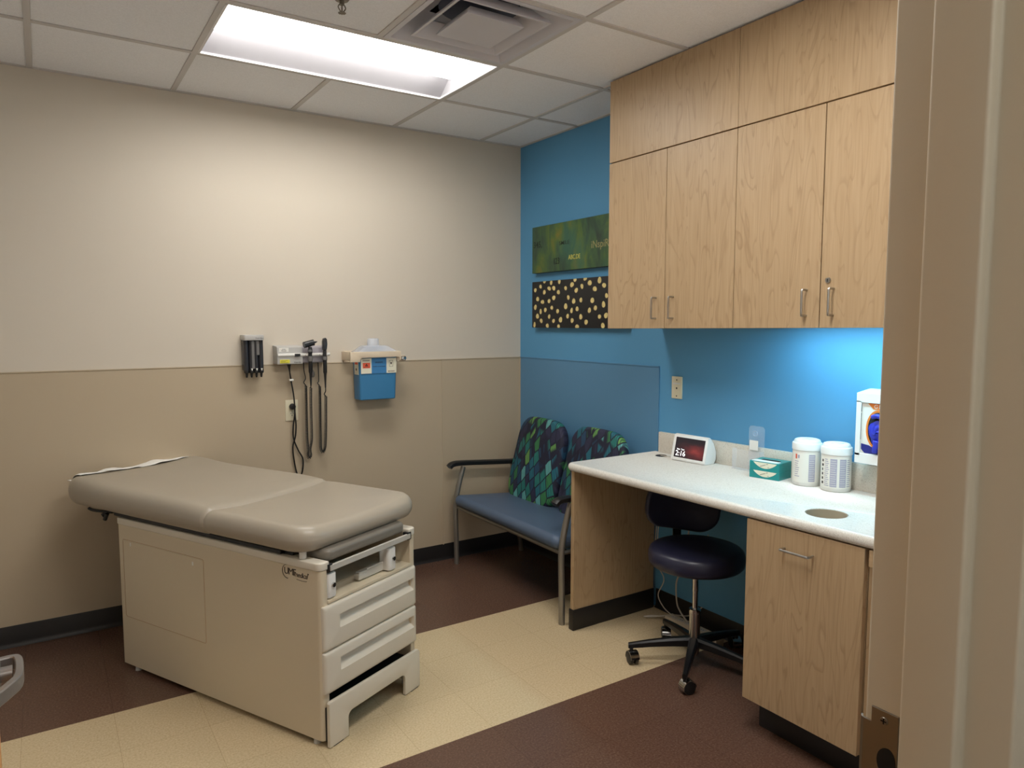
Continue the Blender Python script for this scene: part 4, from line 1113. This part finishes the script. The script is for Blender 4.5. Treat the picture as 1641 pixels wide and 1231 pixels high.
jy, jz = -1.474, 1.224
bm = new(); prism(bm, rrect(jy-.036, jy+.036, jz-.058, jz+.058, .003), 'x', -.007, -.0005, .002, 2); obj('cover_plate', bm, 'ivory', jp)
for dz, r in ((.040, .0034), (-.003, .0045), (-.044, .0034)):
    bm = new(); cyl(bm, (-.0068, jy, jz+dz), (-.0082, jy, jz+dz), r, r, 14); obj('socket' if dz == -.003 else 'screw', bm, 'dark', jp)
bm = new(); box(bm, -.0082, -.0068, jy-.026, jy+.026, jz+.017, jz+.026, .0005, 1, 0); obj('label_strip', bm, 'white2', jp)

# ------------------------------------------------------------------ specula dispenser
dp = thing('specula_dispenser', 'narrow smoked dispenser of four tubes with grey top on the beige wall', 'dispenser', (-1.806, 0, 1.28))
dx0, dx1 = -1.858, -1.754
bm = new(); prism(bm, rrect(dx0-.002, dx1+.002, -.088, -.001, [.012, .012, .002, .002], 5), 'z', 1.466, 1.495, .002, 2); tp = obj('top_cap', bm, 'grey_plastic', dp)
bm = new(); text_bm(bm, 'Welch Allyn', .0085, basis((-1.800, -.0885, 1.4745), (1, 0, 0), (0, 0, 1)), 0, .0003); obj('logo', bm, 'ink', tp)
bm = new(); box(bm, dx0+.002, dx1-.002, -.045, -.001, 1.300, 1.466, .002, 1); obj('back_shell', bm, 'smoke', dp)
for k in range(4):
    xx = dx0+.013+k*.026
    bm = new(); cyl(bm, (xx, -.062, 1.300), (xx, -.062, 1.466), .0128, .0128, 18)
    if k in (1, 2): cyl(bm, (xx+.006, -.062, 1.385 if k == 2 else 1.32), (xx+.006, -.062, 1.464), .0095, .0095, 16, mi=1)
    tb_ = obj('tube', bm, ['smoke', 'smoke_light'], dp)
    if k in (1, 2): 
        bm = new(); box(bm, xx+.001, xx+.016, -.0765, -.074, 1.385 if k == 2 else 1.31, 1.462, .001, 1); obj('stacked_tips', bm, 'smoke_light', tb_)
    bm = new(); lathe(bm, [(.0045, 1.262), (.006, 1.272), (.0068, 1.284), (.013, 1.288), (.0135, 1.301), (.002, 1.302)], (xx, -.062, 0), 18); obj('spout', bm, 'black', tb_)
    if k:
        bm = new(); prism(bm, [(xx-.0055, 1.312), (xx+.0055, 1.312), (xx, 1.298)], 'y', -.0775, -.0755); obj('marker', bm, 'label_white', tb_)

# ------------------------------------------------------------------ wall transformer with two instruments
wt = thing('wall_transformer', 'grey wall-mounted charger unit holding two black instruments', 'medical device', (-1.54, 0, 1.375))
bm = new(); prism(bm, [(-.001, 1.330), (-.001, 1.434), (-.075, 1.430), (-.089, 1.424), (-.094, 1.372), (-.090, 1.332), (-.085, 1.329)], 'x', -1.686, -1.545, .002, 2); ub = obj('main_housing', bm, 'grey_plastic', wt)
bm = new(); prism(bm, [(-.001, 1.334), (-.001, 1.430), (-.060, 1.428), (-.072, 1.420), (-.074, 1.340), (-.068, 1.334)], 'x', -1.545, -1.404, .002, 2); obj('side_module', bm, 'lilac_grey', wt)
bm = new(); cyl(bm, (-1.684, -.092, 1.381), (-1.388, -.092, 1.381), .0095, .0095, 20, bev=.002); obj('cradle_bar', bm, 'white2', wt)
for x in (-1.512, -1.430):
    bm = new(); box(bm, x-.006, x+.006, -.092, -.07, 1.372, 1.388, .002, 1); tube(bm, [(x-.017, -.118, 1.381), (x-.017, -.100, 1.381), (x, -.092, 1.381), (x+.017, -.100, 1.381), (x+.017, -.118, 1.381)], .004, 8, smooth=6); obj('cradle_fork', bm, 'white2', wt)
bm = new(); box(bm, -1.592, -1.561, -.104, -.095, 1.373, 1.388, .001, 1); obj('switch', bm, 'black', wt)
bm = new(); box(bm, -1.676, -1.622, -.0915, -.0885, 1.399, 1.421, .001, 1); text_bm(bm, 'CALL\nBiomed', .0085, basis((-1.649, -.0918, 1.4115), (1, 0, 0), (0, 0, 1)), 1, .0003, align='CENTER'); obj('sticker', bm, ['label_white', 'ink'], ub)
bm = new(); box(bm, -1.672, -1.618, -.0945, -.091, 1.336, 1.356, .0006, 1)
for q in range(3): box(bm, -1.668, -1.668+.040-.014*(q % 2), -.0949, -.0944, 1.339+q*.0055, 1.3405+q*.0055, mi=1)
obj('sticker', bm, ['label_yellow', 'ink'], ub)
bm = new(); text_bm(bm, 'Welch Allyn', .0085, basis((-1.595, -.0925, 1.337), (1, 0, 0), (0, 0, 1)), 0, .0003); obj('logo', bm, 'ink', ub)
bm = new(); tube(bm, [(-1.614, -.06, 1.330), (-1.614, -.06, 1.322), (-1.610, -.055, 1.295), (-1.607, -.05, 1.272)], [.0125, .0125, .012, .0115, .010, .0085, .007, .006, .005, .0045, .004, .004, .004], 12, smooth=4)
tube(bm, [(-1.607, -.05, 1.275), (-1.598, -.045, 1.22), (-1.586, -.042, 1.14), (-1.582, -.040, 1.05), (-1.592, -.036, .97), (-1.590, -.03, .90), (-1.565, -.026, .83), (-1.538, -.024, .775), (-1.540, -.022, .71), (-1.555, -.02, .672), (-1.572, -.02, .69), (-1.588, -.022, .77), (-1.594, -.026, .85), (-1.580, -.032, .91), (-1.576, -.036, .97), (-1.580, -.04, 1.02), (-1.582, -.034, 1.075), (-1.588, -.028, 1.083)], .0042, 10, smooth=10)
cd = obj('power_cord', bm, 'black', wt)
bm = new(); cyl(bm, (ox+.001, -.0118, 1.082), (ox+.001, -.034, 1.082), .018, .0165, 24, bev=.003); obj('plug', bm, 'black', cd)
bm = new(); box(bm, -1.610, -1.587, -.054, -.035, 1.232, 1.243, .003, 2); obj('cord_clip', bm, 'label_white', cd)

def helix(bm, pts, r, tr, turns, seg=6, n_per=9):
    """coiled cord that follows a centre line"""
    P = catmull(pts, 24); L = [0]
    for a, b in zip(P, P[1:]): L.append(L[-1]+(b-a).length)
    out = []; n = int(turns*n_per); j = 0
    u = None
    for i in range(n+1):
        s = L[-1]*i/n
        while j < len(L)-2 and L[j+1] < s: j += 1
        f = (s-L[j])/max(1e-9, L[j+1]-L[j]); c = P[j].lerp(P[j+1], f); t = (P[j+1]-P[j]).normalized()
        if u is None: u = frame_from(t)[0]
        u = (u-t*u.dot(t)).normalized(); w = t.cross(u)
        a = 2*PI*turns*i/n
        out.append(c+u*(r*math.cos(a))+w*(r*math.sin(a)))
    tube(bm, out, tr, seg)
IY = -.112
oto = thing('otoscope', 'black otoscope with a wide lamp head on the wall charger, left of the pair', 'medical device', (-1.512, IY, 1.2), 0, 'wall instruments')
bm = new()
hx = -1.508
tube(bm, [(hx, IY, 1.425), (hx, IY, 1.408)], .010, 16)
tube(bm, [(hx-.036, IY-.004, 1.436), (hx-.020, IY-.002, 1.440), (hx+.008, IY, 1.447), (hx+.022, IY, 1.450)], 0, prof=[(.018*math.cos(2*PI*k/16), .016*math.sin(2*PI*k/16)) for k in range(16)], up=(0, 0, 1))
tube(bm, [(hx+.020, IY, 1.450), (hx+.032, IY, 1.452), (hx+.042, IY, 1.455)], [.008, .005, .0018], 12)
obj('head', bm, 'smoke', oto)
bm = new(); lathe(bm, [(.007, 1.425), (.0125, 1.412), (.0125, 1.390), (.0105, 1.388), (.0105, 1.374), (.0125, 1.372), (.0125, 1.345), (.011, 1.343), (.0115, 1.285), (.008, 1.275), (.0055, 1.23), (.004, 1.205)], (hx, IY, 0), 20); hd = obj('handle', bm, 'black', oto)
bm = new(); lathe(bm, [(.0126, 1.344), (.0130, 1.346), (.0130, 1.371), (.0126, 1.373)], (hx, IY, 0), 20, caps=False); obj('grip_ring', bm, 'smoke_light', hd); bm = new(); lathe(bm, [(.0126, 1.398), (.0130, 1.4), (.0130, 1.408), (.0126, 1.41)], (hx, IY, 0), 20, caps=False); obj('grip_ring', bm, 'smoke_light', hd)
bm = new()
tube(bm, [(-1.528, -.05, 1.334), (-1.528, -.055, 1.29), (-1.522, -.06, 1.245), (-1.534, -.065, 1.222), (-1.524, -.07, 1.205)], .003, 8, smooth=6)
helix(bm, [(-1.524, -.07, 1.205), (-1.524, -.068, 1.10), (-1.523, -.062, .98), (-1.520, -.055, .89), (-1.514, -.05, .83), (-1.516, -.05, .795), (-1.508, -.05, .780), (-1.499, -.05, .795), (-1.503, -.052, .83), (-1.494, -.056, .89), (-1.498, -.07, 1.0), (-1.506, -.095, 1.12), (-1.508, -.108, 1.195)], .0064, .0025, 105)
tube(bm, [(-1.508, -.108, 1.195), (hx, IY, 1.21)], .003, 8); obj('coiled_cord', bm, 'black', oto)
oph = thing('ophthalmoscope', 'black slim ophthalmoscope on the wall charger, right of the pair', 'medical device', (-1.430, IY, 1.2), 0, 'wall instruments')
hx = -1.424
bm = new()
prism(bm, [(hx-.010, 1.405), (hx-.013, 1.42), (hx-.013, 1.455), (hx-.008, 1.472), (hx+.004, 1.476), (hx+.011, 1.468), (hx+.013, 1.44), (hx+.010, 1.415), (hx+.006, 1.403)], 'y', IY-.014, IY+.014, .004, 3); obj('head', bm, 'smoke', oph)
bm = new(); lathe(bm, [(.007, 1.408), (.0105, 1.400), (.0105, 1.372), (.0125, 1.370), (.0125, 1.348), (.0105, 1.346), (.0110, 1.280), (.008, 1.27), (.005, 1.22), (.004, 1.19)], (hx, IY, 0), 20); hd = obj('handle', bm, 'black', oph)
bm = new(); lathe(bm, [(.0126, 1.349), (.0130, 1.351), (.0130, 1.367), (.0126, 1.369)], (hx, IY, 0), 20, caps=False); obj('grip_ring', bm, 'smoke_light', hd)
bm = new()
tube(bm, [(-1.444, -.05, 1.334), (-1.444, -.055, 1.27), (-1.446, -.06, 1.225), (-1.454, -.065, 1.215), (-1.444, -.07, 1.198)], .003, 8, smooth=6)
helix(bm, [(-1.444, -.07, 1.198), (-1.444, -.068, 1.10), (-1.444, -.062, .98), (-1.442, -.055, .88), (-1.440, -.05, .83), (-1.428, -.05, .806), (-1.415, -.05, .83), (-1.412, -.056, .88), (-1.413, -.07, .98), (-1.416, -.085, 1.08), (-1.418, -.095, 1.14)], .0066, .0025, 100)
tube(bm, [(-1.418, -.095, 1.14), (-1.428, -.10, 1.152), (hx, IY, 1.17), (hx, IY, 1.195)], .003, 8, smooth=5); obj('coiled_cord', bm, 'black', oph)
bm = new(); tube(bm, [(-1.466, -.02, 1.334), (-1.466, -.018, 1.29)], .0012, 6); lathe(bm, [(.002, 1.245), (.009, 1.250), (.0115, 1.262), (.010, 1.275), (.004, 1.288), (.002, 1.292)], (-1.466, -.018, 0), 18); tag(obj('hanging_key_tag', bm, 'smoke_light'), 'small grey teardrop tag hanging below the wall charger', 'tag')

# ------------------------------------------------------------------ sharps container
sx0, sx1 = -1.222, -.985
shb = thing('sharps_container', 'blue sharps bin with clear lid and warning labels', 'sharps bin', (-1.10, -.07, 1.1))
bm = new()
# tapered bin
t = bmesh.new(); rings = []
for z, ins, dy in ((1.104, .010, .012), (1.108, .006, .008), (1.20, .003, .004), (1.362, 0, 0)):
    rings.append([t.verts.new((p[0], p[1], z)) for p in rrect(sx0+ins, sx1-ins, -.125+dy, -.012, .012, 5)])
n = len(rings[0])
for a, b in zip(rings, rings[1:]):
    for k in range(n): t.faces.new((a[k], a[(k+1) % n], b[(k+1) % n], b[k]))
t.faces.new(rings[0][::-1]); t.faces.new(rings[-1]); merge(bm, t)
bn = obj('bin', bm, 'bin_blue', shb)
bm = new(); yf = -.1262
box(bm, sx0+.008, sx1-.004, yf-.0004, yf+.003, 1.262, 1.352, 0, 1, 1)
box(bm, sx0+.008, sx0+.074, yf-.0008, yf, 1.262, 1.352, 0, 1, 0); box(bm, sx1-.068, sx1-.004, yf-.0008, yf, 1.262, 1.352, 0, 1, 0)
box(bm, sx0+.019, sx0+.066, yf-.0012, yf, 1.294, 1.326, 0, 1, 2)
for q in range(3): cyl(bm, (sx0+.0425+.005*math.cos(q*2.094+1.57), yf-.001, 1.311+.005*math.sin(q*2.094+1.57)), (sx0+.0425+.005*math.cos(q*2.094+1.57), yf-.0017, 1.311+.005*math.sin(q*2.094+1.57)), .004, .004, 10, mi=3)
text_bm(bm, 'BIOHAZARD', .0060, basis((sx0+.0425, yf-.0013, 1.298), (1, 0, 0), (0, 0, 1)), 3, .0002, align='CENTER')
box(bm, sx0+.018, sx0+.062, yf-.0012, yf, 1.335, 1.343, 0, 1, 4)
for q, s_ in enumerate(('SHARPS', 'SHARPS CONTAINER')): text_bm(bm, s_, .014 if q == 0 else .0085, basis(((sx0+sx1)/2+.003, yf-.0009, 1.322-q*.022), (1, 0, 0), (0, 0, 1)), 3, .0002, align='CENTER')
for a, b, c, d in ((sx1-.05, sx1-.026, 1.336, 1.3375), (sx1-.05, sx1-.026, 1.300, 1.3015), (sx1-.05, sx1-.0485, 1.300, 1.3375), (sx1-.0275, sx1-.026, 1.300, 1.3375), (sx1-.042, sx1-.034, 1.314, 1.326)): box(bm, a, b, yf-.0012, yf, c, d, 0, 1, 3)
for q in range(9): box(bm, sx1-.058+q*.0048, sx1-.055+q*.0048-.001*(q % 2), yf-.0012, yf, 1.268, 1.276, 0, 1, 3)
box(bm, sx0-.001, sx0+.002, -.105, -.045, 1.255, 1.348, 0, 1, 0); box(bm, sx0-.0016, sx0+.002, -.098, -.052, 1.315, 1.33, 0, 1, 2); cyl(bm, (sx0-.0005, -.075, 1.286), (sx0-.0018, -.075, 1.286), .008, .008, 14, mi=3)
obj('printed_label', bm, ['label_cream', 'label_blue', 'label_red', 'ink', 'liner'], bn)
bm = new()
t = bmesh.new(); rings = []
for z, ins in ((1.383, -.012), (1.390, -.010), (1.400, .010), (1.420, .040), (1.426, .055)):
    rings.append([t.verts.new((p[0], p[1], z)) for p in rrect(sx0+ins, sx1-ins, -.135+max(ins, -.01)*.5, -.006, .018, 5)])
for a, b in zip(rings, rings[1:]):
    for k in range(len(a)): t.faces.new((a[k], a[(k+1) % len(a)], b[(k+1) % len(a)], b[k]))
t.faces.new(rings[-1]); merge(bm, t); ld = obj('clear_lid', bm, 'clear', shb)
bm = new(); lathe(bm, [(.036, 1.424), (.034, 1.462), (.030, 1.468), (.002, 1.469)], (-1.115, -.075, 0), 28); obj('lid_cap', bm, 'clear', ld)
shk = thing('sharps_bracket', 'beige wall bracket with a key lock clasping the blue sharps bin', 'bracket', (-1.11, 0, 1.36))
bm = new()
box(bm, -1.275, -.955, -.008, -.001, 1.325, 1.395, .002, 1)
# collar: arms and front band, left wing lower
prism(bm, [(-1.285, 1.332), (-1.285, 1.392), (-.965, 1.392), (-.965, 1.338), (-.975, 1.338), (-.975, 1.352), (-.985, 1.358), (-1.212, 1.356), (-1.222, 1.350), (-1.226, 1.332)], 'y', -.148, -.130, .003, 2)
for a, b in ((-1.285, -1.268), (-.982, -.965)): box(bm, a, b, -.14, -.001, 1.340 if a < -1 else 1.345, 1.392, .003, 2)
obj('collar', bm, 'beige_plastic', shk)
bm = new(); cyl(bm, (-.950, -.128, 1.349), (-.950, -.156, 1.349), .0145, .0145, 24, bev=.002); box(bm, -.985, -.930, -.134, -.112, 1.328, 1.366, .004, 2, 2); box(bm, -.952, -.948, -.1575, -.1555, 1.342, 1.356, mi=1); obj('key_lock', bm, ['chrome', 'dark', 'beige_plastic'], shk)

# ------------------------------------------------------------------ camera and view
cam = bpy.data.cameras.new('camera'); co = bpy.data.objects.new('camera', cam); COL.objects.link(co)
cam.sensor_fit = 'HORIZONTAL'; cam.sensor_width = 36; cam.lens = 36*1144.3/1641; cam.clip_start = .02
yaw, pitch, roll = .5810, .0851, .0004
fwd = Vector((math.sin(yaw)*math.cos(pitch), math.cos(yaw)*math.cos(pitch), -math.sin(pitch))); rt = Vector((math.cos(yaw), -math.sin(yaw), 0)); up = rt.cross(fwd)
r2 = rt*math.cos(roll)+up*math.sin(roll); u2 = up*math.cos(roll)-rt*math.sin(roll)
co.matrix_world = Matrix(((r2.x, u2.x, -fwd.x, -2.7697), (r2.y, u2.y, -fwd.y, -4.1119), (r2.z, u2.z, -fwd.z, 1.5599), (0, 0, 0, 1)))
sc.camera = co
w = bpy.data.worlds.new('world'); sc.world = w; w.use_nodes = True
w.node_tree.nodes['Background'].inputs['Color'].default_value = (.02, .02, .02, 1)
sc.view_settings.view_transform = 'Standard'; sc.view_settings.look = 'None'; sc.view_settings.gamma = 1; sc.view_settings.use_curve_mapping = False
sc.view_settings.exposure = .03
